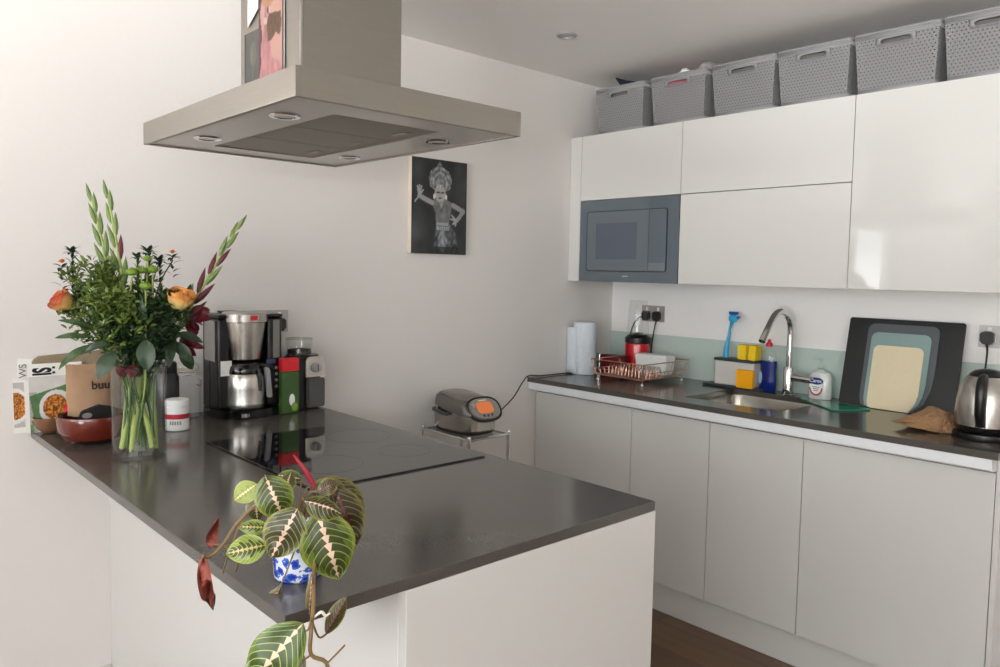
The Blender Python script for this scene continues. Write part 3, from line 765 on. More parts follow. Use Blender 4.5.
MB().box(cx0, .095, cy0+.003, cy1-.003, TZ+.0295, TZ+.362, .006).build('rear_column', M['black'], cm)
for s_, nm in ((0, 'left'), (1, 'right')):
    a, b_ = (cy0+.003, cy0+.046) if s_ == 0 else (cy1-.060, cy1-.003)
    MB().box(.0955, .170 if s_ == 0 else .176, a, b_, TZ+.0295, TZ+.352, .010, 3).build('side_column', M['black'], cm)
MB().box(.06, .150, cy0-.0015, cy0+.0025, TZ+.20, TZ+.345, .0015).build('water_tank', M['tank'], cm, label='grey smoked water tank')
MB().box(.1765, .1785, cy1-.040, cy1-.014, TZ+.205, TZ+.345, .0008).build('level_window', M['tank'], cm, label='grey level window')
MB().box(cx0, .178, cy0+.001, cy1-.001, TZ+.3525, TZ+.366, .005).build('top_cover', M['black'], cm)
# sticker (blank), display, buttons
MB().box(.1703, .1709, cy0+.012, cy0+.052, TZ+.150, TZ+.203).build('sticker', M['paper'], cm)
MB().box(.1763, .1772, cy1-.066, cy1-.028, TZ+.185, TZ+.200, .0003).build('display', M['lcdb'], cm)
for k in range(4):
    mt = Matrix.Translation((.1762, cy1-.026, TZ+.168-k*.023)) @ Matrix.Rotation(PI/2, 4, 'Y')
    MB().lathe(0, 0, [(0, .003), (.005, .003), (.0062, .001), (.0062, 0)], 14, mt).build('button', M['grey'], cm)
# filter cone + lid ring
mb = MB(); mb.lathe(fx, fy, [(.0, TZ+.205), (.050, TZ+.205), (.055, TZ+.208), (.072, TZ+.335), (.072, TZ+.338)], 40); mb.build('filter_holder', M['steel'], cm)
mb = MB(); mb.lathe(fx, fy, [(.072, TZ+.339), (.079, TZ+.341), (.079, TZ+.368), (.074, TZ+.374), (.0, TZ+.374)], 40); lidr = mb.build('filter_lid', M['steel'], cm)
mt = Matrix.Translation((fx+.0795, fy, TZ+.356))
MB().box(-.001, .0012, -.013, .013, -.008, .009, .0005, mtx=mt).build('badge', M['cred'], lidr)
MB().box(.030, .080, fy-.05, fy+.01, TZ+.3665, TZ+.374, .003).build('top_grip', M['black'], cm)
# thermal jug
jug = MB().lathe(fx, fy, [(0, TZ+.0305), (.068, TZ+.0305), (.071, TZ+.036), (.071, TZ+.052), (.070, TZ+.056), (.072, TZ+.10), (.070, TZ+.140), (.064, TZ+.155)], 40).build('thermal_jug', M['steel'], cm)
MB().lathe(fx, fy, [(.064, TZ+.1552), (.066, TZ+.16), (.062, TZ+.180), (.052, TZ+.192), (.044, TZ+.2), (.0, TZ+.2035)], 36).build('jug_lid', M['blackg'], jug)
hy = fy+.080
MB().tube([(fx+.035, fy+.045, TZ+.182), (fx+.05, fy+.066, TZ+.180), (fx+.045, hy+.004, TZ+.165)], .010, 10).build('jug_handle_top', M['black'], jug)
MB().prism(rrect(.022, .112, .008), (fx+.060, hy-.020, TZ+.066), (-.1, .95, 0), (0, -.10, 1), (-.014, 0, 0), .003).build('jug_handle', M['grey'], jug, label='grey jug handle')
MB().tube([(fx+.064, fy+.022, TZ+.172), (fx+.0705, fy+.027, TZ+.13), (fx+.070, fy+.028, TZ+.095)], [.004, .005, .003], 8).build('handle_strap', M['black'], jug)

# coffee/tea carton
cb = thing('drink_carton', (.2, -2.072, TZ), 'red and green carton between coffee machine and grinder', 'carton')
MB().box(.190, .220, -2.132, -2.066, TZ+.0008, TZ+.155, .002).build('carton_body', M['green'], cb)
MB().box(.1895, .2205, -2.1325, -2.0655, TZ+.156, TZ+.204, .002).build('carton_top', M['cred'], cb)
MB().lathe(0, 0, [(0, .001), (.016, .001), (.016, 0)], 20, Matrix.Translation((.2205, -2.094, TZ+.050)) @ Matrix.Rotation(PI/2, 4, 'Y') @ Matrix.Diagonal((1.4, .7, 1, 1))).build('printed_disc', M['white'], cb)
MB().lathe(0, 0, [(0, .001), (.016, .001), (.016, 0)], 20, Matrix.Translation((.2205, -2.084, TZ+.024)) @ Matrix.Rotation(PI/2, 4, 'Y') @ Matrix.Diagonal((1.0, .8, 1, 1))).build('printed_disc', M['lime'], cb)

# coffee grinder
gx, gy = .112, -1.995
gr = thing('coffee_grinder', (gx, gy, TZ), 'black and steel coffee grinder with clear bean hopper beside the wall', 'coffee grinder')
mb = MB(); P = rrect(.115, .126, .040, 6); mb.prism([(p[0]-.0575, p[1]-.063) for p in P], (gx, gy, TZ+.001), (1, 0, 0), (0, 1, 0), (0, 0, .202), .008); mb.build('body', M['black'], gr)
mb = MB(); mb.prism(rrect(.082, .078, .020, 6, (.2, .2, 1, 1)), (gx+.0580, gy-.022, TZ+.122), (-.0, 1, 0), (0, 0, 1), (.014, 0, 0), .003); fp = mb.build('control_panel', M['steel'], gr)
MB().lathe(0, 0, [(0, .016), (.015, .016), (.017, .012), (.018, 0)], 20, Matrix.Translation((gx+.0725, gy+.019, TZ+.157)) @ Matrix.Rotation(PI/2, 4, 'Y')).build('knob', M['grey'], fp)
MB().box(gx+.0885, gx+.090, gy+.0175, gy+.0205, TZ+.146, TZ+.170).build('knob_pointer', M['black'], fp)
mb = MB(); mb.prism(rrect(.076, .112, .010), (gx+.0580, gy-.019, TZ+.006), (0, 1, 0), (0, 0, 1), (.020, 0, 0), .006); mb.build('grounds_container', mat('smoked_box', rgb(58, 56, 54), .1, spec=.7), gr)
MB().lathe(gx-.005, gy-.01, [(.050, TZ+.204), (.047, TZ+.212), (.050, TZ+.258), (.0505, TZ+.262), (.046, TZ+.262), (.044, TZ+.214)], 36).build('bean_hopper', M['film'], gr)
MB().lathe(gx-.005, gy-.01, [(0, TZ+.2045), (.044, TZ+.2045), (.044, TZ+.222), (0, TZ+.228)], 28).build('coffee_beans', M['soil'], gr)
MB().lathe(gx-.005, gy-.01, [(0, TZ+.2655), (.049, TZ+.2655), (.051, TZ+.2635), (.051, TZ+.2625)], 36).build('hopper_lid', M['smoke'], gr)

# ------------------------------------------------------------------ jars, bowls, print matter on the island
# white supplement jar
j = thing('supplement_jar', (.262, -2.523, TZ), 'white plastic jar with a red label band and screw lid, behind the vase', 'jar')
MB().lathe(.262, -2.523, [(0, TZ+.001), (.034, TZ+.001), (.037, TZ+.004), (.037, TZ+.076), (.033, TZ+.081)], 36).build('jar_body', M['white'], j)
MB().lathe(.262, -2.523, [(.0375, TZ+.040), (.0375, TZ+.056)], 36).build('label_band', M['glaze'], j)
mb = MB()
for k in range(5):
    a = -.9+k*.2; mb.box(-.0006, .0006, -.0025, .0025, -.006, .006, mtx=Matrix.Translation((.262+.0380*math.cos(a), -2.523+.0380*math.sin(a), TZ+.028)) @ Matrix.Rotation(a, 4, 'Z'))
mb.build('printed_marks', M['grey'], j)
MB().lathe(.262, -2.523, [(.0335, TZ+.0815), (.0375, TZ+.082), (.0375, TZ+.098), (.035, TZ+.101), (0, TZ+.101)], 36).build('lid', M['white'], j)
# black jar behind it
j = thing('black_tub', (.155, -2.515, TZ), 'matt black tall tub standing behind the white jar', 'tub')
MB().lathe(.165, -2.525, [(0, TZ+.001), (.040, TZ+.001), (.042, TZ+.005), (.042, TZ+.16), (.034, TZ+.178)], 36).build('tub_body', mat('dark_tub', rgb(26, 28, 32), .3), j)
MB().lathe(.165, -2.525, [(.0345, TZ+.1785), (.035, TZ+.18), (.035, TZ+.208), (.030, TZ+.214), (0, TZ+.214)], 36).build('cap', M['black'], j)
# clip-top glass jar
jx, jy = .078, -2.424
j = thing('clip_jar', (jx, jy, TZ), 'clear glass clip-top storage jar left of the coffee machine', 'jar')
MB().lathe(jx, jy, [(0, TZ+.001), (.042, TZ+.001), (.047, TZ+.006), (.048, TZ+.13), (.044, TZ+.152), (.038, TZ+.160), (.040, TZ+.168), (.036, TZ+.168), (.040, TZ+.150), (.044, TZ+.13), (.043, TZ+.008), (0, TZ+.007)], 40).build('glass_body', M['glass'], j)
MB().lathe(jx, jy, [(.0405, TZ+.170), (.0415, TZ+.176), (.039, TZ+.190), (.025, TZ+.200), (0, TZ+.202)], 40).build('glass_lid', M['glass'], j)
mb = MB(); mb.tube([(jx+.042*math.cos(a), jy+.042*math.sin(a), TZ+.169) for a in [i*PI/12 for i in range(25)]], .0022, 6, smooth=False, caps=False); mb.build('rubber_seal', mat('seal', rgb(205, 190, 170), .6), j)
mb = MB(); mb.tube([(jx+.045*math.cos(a), jy+.045*math.sin(a), TZ+.155) for a in [i*PI/12 for i in range(25)]], .0012, 6, smooth=False, caps=False)
mb.tube([(jx+.040, jy+.02, TZ+.158), (jx+.056, jy+.026, TZ+.150), (jx+.056, jy+.028, TZ+.120), (jx+.045, jy+.018, TZ+.122)], .0014, 6)
mb.build('wire_clip', M['chrome'], j)

# big red-brown bowl
bx_, by_ = .278, -2.778
bw = MB().lathe(bx_, by_, [(0, TZ+.001), (.045, TZ+.001), (.052, TZ+.004), (.080, TZ+.016), (.096, TZ+.042), (.099, TZ+.078), (.097, TZ+.084), (.093, TZ+.081), (.090, TZ+.046), (.074, TZ+.022), (.04, TZ+.012), (0, TZ+.011)], 56)
bw.build('fruit_bowl', M['bowl'], label='glossy red-brown wooden bowl on the left end of the island', cat='bowl')
# coconut bowl
cc = MB().lathe(.075, -2.852, [(0, TZ+.001), (.018, TZ+.002), (.036, TZ+.018), (.045, TZ+.044), (.046, TZ+.052), (.043, TZ+.052), (.040, TZ+.030), (.02, TZ+.010), (0, TZ+.008)], 36)
cc.build('coconut_bowl', M['coco'], label='small rough coconut shell bowl beside the red-brown bowl', cat='bowl')
# kraft pouch standing in the bowl
px0, px1 = -2.832, -2.705
pz0, pz1 = TZ+.070, TZ+.226
t = thing('kraft_pouch', (.21, -2.77, TZ+.06), 'brown kraft paper pouch standing in the red-brown bowl', 'pouch')
vs = []; fs = []; nx_, nz_ = 12, 16
for s_ in (0, 1):
    for jz in range(nz_+1):
        for iy in range(nx_+1):
            a, b_ = iy/nx_, jz/nz_; th = .026*math.sin(PI*a)**.6*(1-b_)**.6+.0012
            y = px0+(px1-px0)*a+.004*nz(b_, s_, 4); x = .205+.02*b_ - (-.0)*b_
            vs.append((x+(th if s_ else -th)-.03*b_, y-.004*(1-b_)*(a-.5), pz0+(pz1-pz0)*b_-.0*a+.004*nz(a, b_, 5, s_)))
N1 = (nx_+1)*(nz_+1)
for s_ in (0, 1):
    for jz in range(nz_):
        for iy in range(nx_):
            q = s_*N1+jz*(nx_+1)+iy; f = (q, q+1, q+nx_+2, q+nx_+1); fs.append(f if s_ else f[::-1])
for jz in range(nz_):
    for iy, fl in ((0, 0), (nx_, 1)):
        q = jz*(nx_+1)+iy; f = (q, q+nx_+1, N1+q+nx_+1, N1+q); fs.append(f if not fl else f[::-1])
for iy in range(nx_):
    for jz, fl in ((0, 0), (nz_, 1)):
        q = jz*(nx_+1)+iy; f = (q, q+1, N1+q+1, N1+q); fs.append(f[::-1] if not fl else f)
MB().add(vs, fs).build('pouch_body', M['kraft'], t, angle=60)
text('lettering', 'buu', .036, M['ink'], t, (.2265, -2.768, TZ+.150), (0, 1, 0), (-.12, 0, 1), bold=.0006)
mb = MB(); mb.prism([(0, .0), (.112, .0), (.108, .040), (.060, .052), (.012, .036)], (.268, -2.822, TZ+.058), (0, 1, 0), (0, 0, 1), (.012, 0, 0), .003); dk = mb.build('dark_packet', M['dark'], label='dark packet lying in the bowl in front of the kraft pouch', cat='packet')
MB().lathe(0, 0, [(0, .0008), (.014, .0008)], 24, Matrix.Translation((.2805, -2.795, TZ+.080)) @ Matrix.Rotation(PI/2, 4, 'Y') @ Matrix.Diagonal((.6, 1, 1, 1))).build('printed_oval', M['greycl'], dk)
# magazine, leaflet and cardboard envelope leaning on the wall
def food(a, b, cx, cy, rx, ry):
    if ell(a, b, cx, cy, rx*.72, ry*.72):
        k = nz(a, b, 22, 3)+.6*nz(a, b, 45, 6)
        return (206, 140, 60) if k > .15 else ((150, 84, 40) if k > -.25 else (96, 52, 30))
    return None
def art_mag(a, b):
    a = a*1.05+.20
    c = sh((206, 204, 200), 1+.04*nz(a, b, 6))
    if b < .72 and a < .35: c = sh((168, 166, 160), 1+.10*nz(a, b*6, 5))
    if poly(a, b, [(.20, .66), (.80, .80), (1.0, .85), (1.0, .14), (.62, .12), (.40, .10), (.30, .13)]): c = sh((86, 120, 78), 1+.12*nz(a, b, 8))
    if poly(a, b, [(.22, .20), (.34, .06), (.75, .10), (.80, .20), (.45, .25)]): c = (52, 74, 50)
    if ell(a, b, .72, .42, .34, .32): c = (214, 212, 210)
    f = food(a, b, .70, .43, .34, .32)
    if f: c = f
    if ell(a, b, .93, .33, .08, .12): c = sh((226, 44, 66), 1+.3*nz(a, b, 30))
    if ell(a, b, -.05, .36, .22, .30): c = (222, 220, 216)
    f = food(a, b, -.05, .36, .22, .32)
    if f: c = f
    if b < .08 and a < .25: c = (232, 232, 232)
    if poly(a, b, [(.12, .14), (.26, .16), (.28, 0), (.20, 0)]): c = (96, 136, 92)
    return c
sl = .10
lf = MB().prism([(0, 0), (.135, 0), (.135, .215), (.0, .228)], (.030, -2.9235, TZ+.0065), (0, 1, 0), (-sl, 0, 1), (.0025, 0, 0)).build('magazine', M['paper'], label='white food magazine leaning on the wall, behind the green recipe booklet', cat='magazine')
text('lettering', 'WS', .026, mat('grey_ink', rgb(120, 120, 122), .6), lf, (.0285-.0095, -2.9165, TZ+.175), (0, 0, 1), (0, -1, 0)) if 0 else None
mgz = MB().prism([(0, 0), (.165, 0), (.165, .215), (.012, .215), (.012, .165), (0, .165)], (.052, -2.912, TZ+.0012), (0, 1, 0), (-sl, 0, 1), (.004, 0, 0)).build('recipe_booklet', M['paper'], label='green recipe booklet with bold black letters and a pasta plate on its cover', cat='booklet')
picture('cover_print', M['artg'], mgz, (.0565, -2.900, TZ+.0014), (0, 1, 0), (-sl, 0, 1), .153, .176, 76, 88, art_mag)
text('lettering', 'IS', .070, M['ink'], mgz, (.0565-.018, -2.838, TZ+.179), (-sl, 0, 1), (0, -1, 0), font_w=.50, bold=.003)
MB().box(.0375, .0385, -2.833, -2.825, TZ+.183, TZ+.190).build('punctuation', M['ink'], mgz); MB().box(.0365, .0375, -2.833, -2.825, TZ+.199, TZ+.206).build('punctuation', M['ink'], mgz)
def art_left(a, b):
    c = (196, 194, 190)
    if ell(a, b, 1.0, .45, 1.0, .36) is False: c = (180, 178, 174)
    if ell(a, b, .1, .48, .95, .40): c = (224, 222, 218)
    f = food(a*.5, b, .05, .48, .6, .42)
    if f: c = f
    return c
lv = MB().prism([(0, 0), (.040, 0), (.040, .165), (0, .172)], (.045, -2.9425, TZ+.004), (0, 1, 0), (-sl, 0, 1), (.003, 0, 0)).build('recipe_card', M['paper'], label='narrow recipe card with a food bowl, sticking out past the worktop corner', cat='card')
picture('card_print', M['artg'], lv, (.0482, -2.9420, TZ+.022), (0, 1, 0), (-sl, 0, 1), .0385, .140, 24, 60, art_left)
text('lettering', 'WS', .030, mat('grey_ink', rgb(110, 110, 112), .6), lf, (.0335-.0165, -2.9010, TZ+.172), (0, 0, 1), (0, -1, 0))
MB().prism([(0, .0), (.26, .0), (.262, .232), (.255, .250), (.02, .238), (0, .225)], (.010, -2.885, TZ+.001), (0, 1, 0), (-.02, 0, 1), (.016, 0, 0), .003).build('cardboard_envelope', M['card'], label='brown cardboard envelope against the wall behind the magazines', cat='envelope')

# ------------------------------------------------------------------ flowers
VX, VY, VR, VH = .556, -2.732, .071, .258
vs_ = thing('glass_vase', (VX, VY, TZ), 'clear glass cylinder vase of cut flowers near the island edge', 'vase')
MB().lathe(VX, VY, [(0, TZ+.001), (VR-.003, TZ+.001), (VR, TZ+.004), (VR, TZ+VH-.001), (VR-.0015, TZ+VH), (VR-.003, TZ+VH-.001), (VR-.003, TZ+.014), (0, TZ+.012)], 64).build('glass_cylinder', M['glass'], vs_)
MB().lathe(VX, VY, [(0, TZ+.0145), (VR-.0035, TZ+.0148), (VR-.0035, TZ+.134), (0, TZ+.134)], 48).build('water', M['water'], vs_)
def cam_n(): return Vector((.87, -.47, .15)).normalized()
def leaf(mb, Bp, Tp, w, nrm, droop=.0, fold=.25, nu=6, nv=10, peak=.45, uvs=True, wav=0, seed=0):
    Bp, Tp = Vector(Bp), Vector(Tp); ax = Tp-Bp; L = ax.length
    sd = ax.cross(Vector(nrm)); sd = sd.normalized() if sd.length > 1e-6 else ax.orthogonal().normalized()
    nn = sd.cross(ax).normalized(); vs = []; fs = []; uv = []
    for j in range(nv+1):
        t_ = j/nv; pw = math.log(.5)/math.log(peak); prof = math.sin(PI*min(1, max(0, t_))**pw)**.75 if 0 < t_ < 1 else 0
        cpt = Bp+ax*t_+nn*(L*droop*4*t_*(1-t_))
        for i in range(nu+1):
            s_ = i/nu*2-1; hw = w/2*prof
            vs.append(cpt+sd*(s_*hw)+nn*(abs(s_)*hw*fold+wav*L*nz(t_*3, s_, 1.3, seed+.5)))
            uv.append((max(.001, i/nu), max(.001, t_)))
    for j in range(nv):
        for i in range(nu):
            q = j*(nu+1)+i; fs.append((q, q+1, q+nu+2, q+nu+1))
    mb.add(vs, fs, uv=uv if uvs else None); return mb
FG = 'cut flowers in the glass vase'
def rim_pt(i, n, k=.6):
    a = i/n*2*PI; return Vector((VX+VR*k*math.cos(a), VY+VR*k*math.sin(a), TZ+VH*.8))
cnt = [0]
def stem_pts(top, mid=None):
    """from the vase bottom, crossing over, through the neck, up to top"""
    cnt[0] += 1; i = cnt[0]; a = i*2.399; top = Vector(top)
    bot = Vector((VX+.046*math.cos(a), VY+.046*math.sin(a), TZ+.022+.012*(i % 3)))
    d = (top-Vector((VX, VY, top.z))); d.z = 0; d = d.normalized()*.035 if d.length > .001 else Vector((0, 0, 0))
    neck = Vector((VX, VY, TZ+VH-.04))+d*.9+Vector((.012*math.cos(a*2), .012*math.sin(a*2), 0))
    lo = bot.lerp(neck, .5)
    return [bot, lo, neck]+([Vector(mid)] if mid else [])+[top]
def flower_thing(name, label, cat): return thing(name, (VX, VY, TZ+.02), label, cat, FG)
def sheath(mb, p, d, L, r):
    """pointed bud sheath"""
    q = d.to_track_quat('Z', 'Y').to_matrix().to_4x4(); mt = Matrix.Translation(p) @ q
    mb.lathe(0, 0, [(0, 0), (r*.55, L*.08), (r, L*.35), (r*.8, L*.62), (r*.35, L*.86), (0, L)], 8, mt)
def gladiolus(base, tip, label, nb, L0, red=.0, lean=Vector((0, 0, 0)), bend=None):
    t = flower_thing('gladiolus', label, 'gladiolus'); base, tip = Vector(base), Vector(tip)
    pts = stem_pts(base)+([Vector(bend)] if bend else [])+[tip]
    MB().tube(pts, [.0055]*4+[.003]*(len(pts)-4), 8).build('stem', M['stem'], t)
    ax = (tip-base); d = ax.normalized(); sd = d.cross(cam_n()).normalized()
    for k in range(nb):
        f = k/(nb-1); p = base+ax*f*.93
        if bend:
            m_ = Vector(bend); p = (base*(1-f)**2+m_*2*f*(1-f)*1.0+tip*f*f) if 0 else p
        s_ = -1 if k % 2 else 1; L = L0*(1.12-.45*f); r = L*.108
        dd = (d+sd*s_*(.26*(1-f)+.05)+cam_n()*.08*math.sin(k*2)).normalized()
        mb = MB(); sheath(mb, p+sd*s_*.003, dd, L, r)
        isr = red > 0 and (k*37 % 10)/10 < red and f < .8
        mb.build('bud', M['budr'] if isr else M['bud'], t)
gladiolus((.47, -2.765, 1.42), (.42, -2.812, 1.722), 'upright gladiolus stem with green buds, leftmost and shorter of the tall two', 10, .085)
gladiolus((.53, -2.742, 1.33), (.45, -2.778, 1.738), 'tallest upright gladiolus stem in the middle of the bouquet', 12, .088, .25)
gladiolus((.52, -2.60, 1.36), (.55, -2.435, 1.660), 'gladiolus stem with purple and green buds leaning to the right', 11, .085, .6)
# crimson gladiolus florets, lower right
t = flower_thing('crimson_flower', 'dark crimson open flower on the right side of the bouquet', 'flower')
MB().tube(stem_pts((.50, -2.58, 1.37)), .0035, 6).build('stem', M['stemd'], t)
mb = MB()
for k in range(9):
    a = k*.7; p = Vector((.50, -2.565, 1.37)); d = Vector((math.cos(a)*.5, .5+.4*math.sin(a), .55*math.sin(a*1.3)))
    leaf(mb, p, p+d.normalized()*.06, .034, cam_n()+Vector((0, .3*math.sin(a), .3)), .1, .3, wav=.1, seed=k, uvs=False)
mb.build('petal', M['crim'], t)
t = flower_thing('crimson_flower', 'drooping dark crimson flower low on the right above the jars', 'flower')
MB().tube(stem_pts((.50, -2.60, 1.30)), .0035, 6).build('stem', M['stemd'], t)
mb = MB()
for k in range(9):
    a = k*.7+.4; p = Vector((.50, -2.60, 1.30)); d = Vector((math.cos(a)*.4, .6+.2*math.sin(a), .5*math.sin(a)))
    leaf(mb, p, p+d.normalized()*(.05+.012*(k % 3)), .026, cam_n()+Vector((0, .3*math.sin(a), .3)), .1, .35, wav=.12, seed=k, uvs=False)
mb.build('petal', M['crim'], t)
t = flower_thing('crimson_flower', 'crimson flower pressed low inside the vase rim', 'flower')
mb = MB()
for k in range(8):
    a = k*.785; p = Vector((.575, -2.765, TZ+.238)); d = Vector((math.cos(a)*.6, math.sin(a)*.6, .3))
    leaf(mb, p, p+d.normalized()*.036, .03, cam_n(), .15, .4, uvs=False)
mb.build('petal', M['crim'], t)
MB().tube([(.56, -2.75, TZ+.05), (.57, -2.76, TZ+.14), (.575, -2.765, TZ+.238)], .003, 6).build('stem', M['stem'], t)

def rose_mat(name, c_in, c_out, c_tip):
    m = mat(name, c_out, .55); nt = m.node_tree; uv = nt.nodes.new('ShaderNodeUVMap'); uv.uv_map = 'UVMap'
    sp = nt.nodes.new('ShaderNodeSeparateXYZ'); nt.links.new(uv.outputs[0], sp.inputs[0])
    c = mixc(nt, node_math(nt, 'POWER', sp.outputs[1], 3.0), c_in, c_tip); nt.links.new(c, nt.nodes['Principled BSDF'].inputs['Base Color']); return m
M['rosey'] = rose_mat('yellow_orange_petal', rgb(236, 212, 136), rgb(230, 196, 104), rgb(222, 140, 70))
M['roser'] = rose_mat('red_yellow_petal', rgb(236, 196, 120), rgb(220, 150, 96), rgb(186, 60, 54))
def rose(c, ax, R_, m, label, leafs=True):
    t = flower_thing('rose', label, 'rose'); c = Vector(c); ax = Vector(ax).normalized()
    MB().tube(stem_pts(c-ax*R_), .0032, 7).build('stem', M['stemd'], t)
    q = ax.to_track_quat('Z', 'Y').to_matrix().to_4x4(); mt = Matrix.Translation(c) @ q
    rows = [(.30, 3, 1.0, .15), (.55, 4, 1.0, .10), (.82, 5, .98, .02), (1.0, 5, .92, -.10)]
    for ri, (rr, npet, hh, inward) in enumerate(rows):
        for k in range(npet):
            a0 = 2*PI*k/npet+ri*.5; wd = 2*PI/npet*1.35; vs = []; fs = []; uv = []; nu, nv = 8, 8
            for j in range(nv+1):
                tt = j/nv
                for i in range(nu+1):
                    s_ = i/nu*2-1; a = a0+s_*wd/2*(1 if tt < .8 else 1-.25*(tt-.8)*5)
                    rad = R_*rr*(.35+.65*math.sin(min(1, tt*1.25)*PI/2))*(1-inward*tt)+R_*.05*max(0, tt-.75)*4*(1 if ri > 1 else 0)
                    z = R_*(-.9+1.75*tt*hh-.22*s_*s_*tt)
                    vs.append(mt @ Vector((rad*math.cos(a), rad*math.sin(a), z))); uv.append((max(.001, i/nu), max(.001, tt)))
            for j in range(nv):
                for i in range(nu): q_ = j*(nu+1)+i; fs.append((q_, q_+1, q_+nu+2, q_+nu+1))
            MB().add(vs, fs, uv=uv).build('petal', m, t, angle=80)
    mb = MB()
    for k in range(5):
        a = 2*PI*k/5; p = mt @ Vector((0, 0, -R_*.92)); e = mt @ Vector((R_*1.1*math.cos(a), R_*1.1*math.sin(a), -R_*.55))
        leaf(mb, p, e, R_*.35, ax, 0, .2, 4, 6, uvs=False)
    mb.build('sepal', M['leafg'], t); return t
rose((.58, -2.626, 1.430), (.5, .05, 1), .034, M['rosey'], 'yellow and orange rose facing the room on the right of the bouquet')
rose((.50, -2.905, 1.425), (.1, -.8, .6), .028, M['roser'], 'red and yellow rose on the far left of the bouquet')
# small orange flowers on top
def smallflower(c, label, r=.014):
    t = flower_thing('marigold_bud', label, 'flower'); c = Vector(c)
    MB().tube(stem_pts(c-Vector((0, 0, .02)), mid=Vector((VX, VY, TZ+.33)).lerp(c, .5)), .0022, 6).build('stem', M['stemd'], t)
    mb = MB()
    for k in range(16):
        a = k*2.4; rr = r*(.4+.6*(k/16)); p = c; e = c+Vector((rr*math.cos(a), rr*math.sin(a), r*.9*(1-k/22)))
        leaf(mb, p, e, r*.6, (0, 0, 1), .1, .3, 2, 4, uvs=False)
    mb.build('petal', M['orp'], t)
    mb = MB()
    for k in range(9):
        a = k*2.4; p = c-Vector((0, 0, .012)); e = p+Vector((.026*math.cos(a), .026*math.sin(a), .012*math.sin(k)))
        leaf(mb, p, e, .011, (0, 0, 1), .1, .2, 2, 5, uvs=False)
    for k in range(6):
        a = k*2.4+1; p = c-Vector((0, 0, .03+.008*k)); e = p+Vector((.034*math.cos(a), .034*math.sin(a), .01))
        leaf(mb, p, e, .010, (0, 0, 1), .1, .2, 2, 5, uvs=False)
    mb.build('leaf', M['leafd'], t)
smallflower((.50, -2.905, 1.528), 'small orange flower on a thin stalk at the upper left of the bouquet')
smallflower((.48, -2.610, 1.562), 'small orange flower at the upper right, above the yellow rose')
# green sprig with rosette top
def sprig(c, label, r=.03, m='leafd'):
    t = flower_thing('leafy_sprig', label, 'sprig'); c = Vector(c)
    MB().tube(stem_pts(c, mid=Vector((VX, VY, TZ+.33)).lerp(c, .5)), .002, 6).build('stem', M['stemd'], t)
    mb = MB()
    for k in range(16):
        a = k*2.4; e = c+Vector((r*math.cos(a), r*math.sin(a), r*.9*math.cos(k*.6)*.6+.008)); leaf(mb, c, e, .011, (0, 0, 1), .1, .2, 2, 5, uvs=False)
    for k in range(14):
        a = k*2.1; p = c-Vector((0, 0, .015+.007*k)); e = p+Vector((.8*r*math.cos(a), .8*r*math.sin(a), .018)); leaf(mb, p, e, .008, (0, 0, 1), .1, .2, 2, 5, uvs=False)
    mb.build('foliage', M[m], t, kind=None)
sprig((.50, -2.685, 1.560), 'dark green star-shaped sprig rising behind the lime pompoms')
sprig((.46, -2.872, 1.555), 'dark green sprig beside the left gladiolus stem', .024)
sprig((.50, -2.715, 1.545), 'thin budding sprig between gladiolus and dark green sprig', .02, 'leafg')
sprig((.47, -2.645, 1.535), 'dark leafy sprig just behind the yellow rose', .03)
# lime pompoms
for i, (c, r, lb) in enumerate((((.56, -2.748, 1.507), .021, 'lime green pompom flower beside the tallest gladiolus stem'), ((.55, -2.722, 1.512), .020, 'lime green pompom flower in the middle of the upper row'),
                    ((.55, -2.690, 1.515), .020, 'lime green pompom flower nearest the yellow rose, upper row'), ((.60, -2.725, 1.470), .020, 'lime green pompom flower lowest, under the other three'),
                    ((.54, -2.700, 1.545), .015, 'small yellow-green pompom at the top centre'))):
    t = flower_thing('pompom_flower', lb, 'flower')
    MB().tube(stem_pts(Vector(c)-Vector((0, 0, r*.6))), .0028, 6).build('stem', M['stem'], t)
    mb = MB(); mb.ball(c, r*.8, 14, 8, (1, 1, .62))
    for k in range(70):
        z = 1-2*(k+.5)/70; a = k*2.4; q = math.sqrt(1-z*z)
        if z < -.5: continue
        d = Vector((q*math.cos(a), q*math.sin(a), z*.65)); leaf(mb, Vector(c)+d*r*.7, Vector(c)+d*r*1.05, r*.22, (0, 0, 1), 0, .2, 2, 3, uvs=False)
    mb.build('flower_head', M['lime'], t)
# goldenrod filler sprays
def spray(tip, label, n=60, wid=.05, m='leafy', L=.024, w=.007, length=.17):
    t = flower_thing('goldenrod_spray', label, 'foliage'); tip = Vector(tip); neck = Vector((VX, VY, TZ+.27))
    pts = stem_pts(tip); MB().tube(pts, [.003]*3+[.0012]*(len(pts)-3), 6).build('stem', M['stemd'], t)
    ax = (tip-neck).normalized(); s1 = ax.orthogonal().normalized(); s2 = ax.cross(s1); mb = MB(); st = MB()
    for k in range(n):
        f = rnd.random(); p = tip-ax*length*(1-f)*(1.0); a = rnd.random()*2*PI; rr = wid*(.35+.9*(1-f))*rnd.random()**.6
        e = p+(s1*math.cos(a)+s2*math.sin(a))*rr+ax*rr*.7
        if k % 3 == 0: st.tube([p, e], .0007, 4, smooth=False)
        for q in range(4):
            d = Vector((rnd.uniform(-1, 1), rnd.uniform(-1, 1), rnd.uniform(-.2, 1))).normalized(); o_ = e+d*.006
            leaf(mb, o_, o_+d*L*rnd.uniform(.5, 1.1), w*rnd.uniform(.7, 1.3), Vector((rnd.uniform(-1, 1), rnd.uniform(-1, 1), 1)), .1, .15, 2, 3, uvs=False)
    mb.build('foliage', M[m], t, angle=80); st.build('twig', M['stemd'], t)
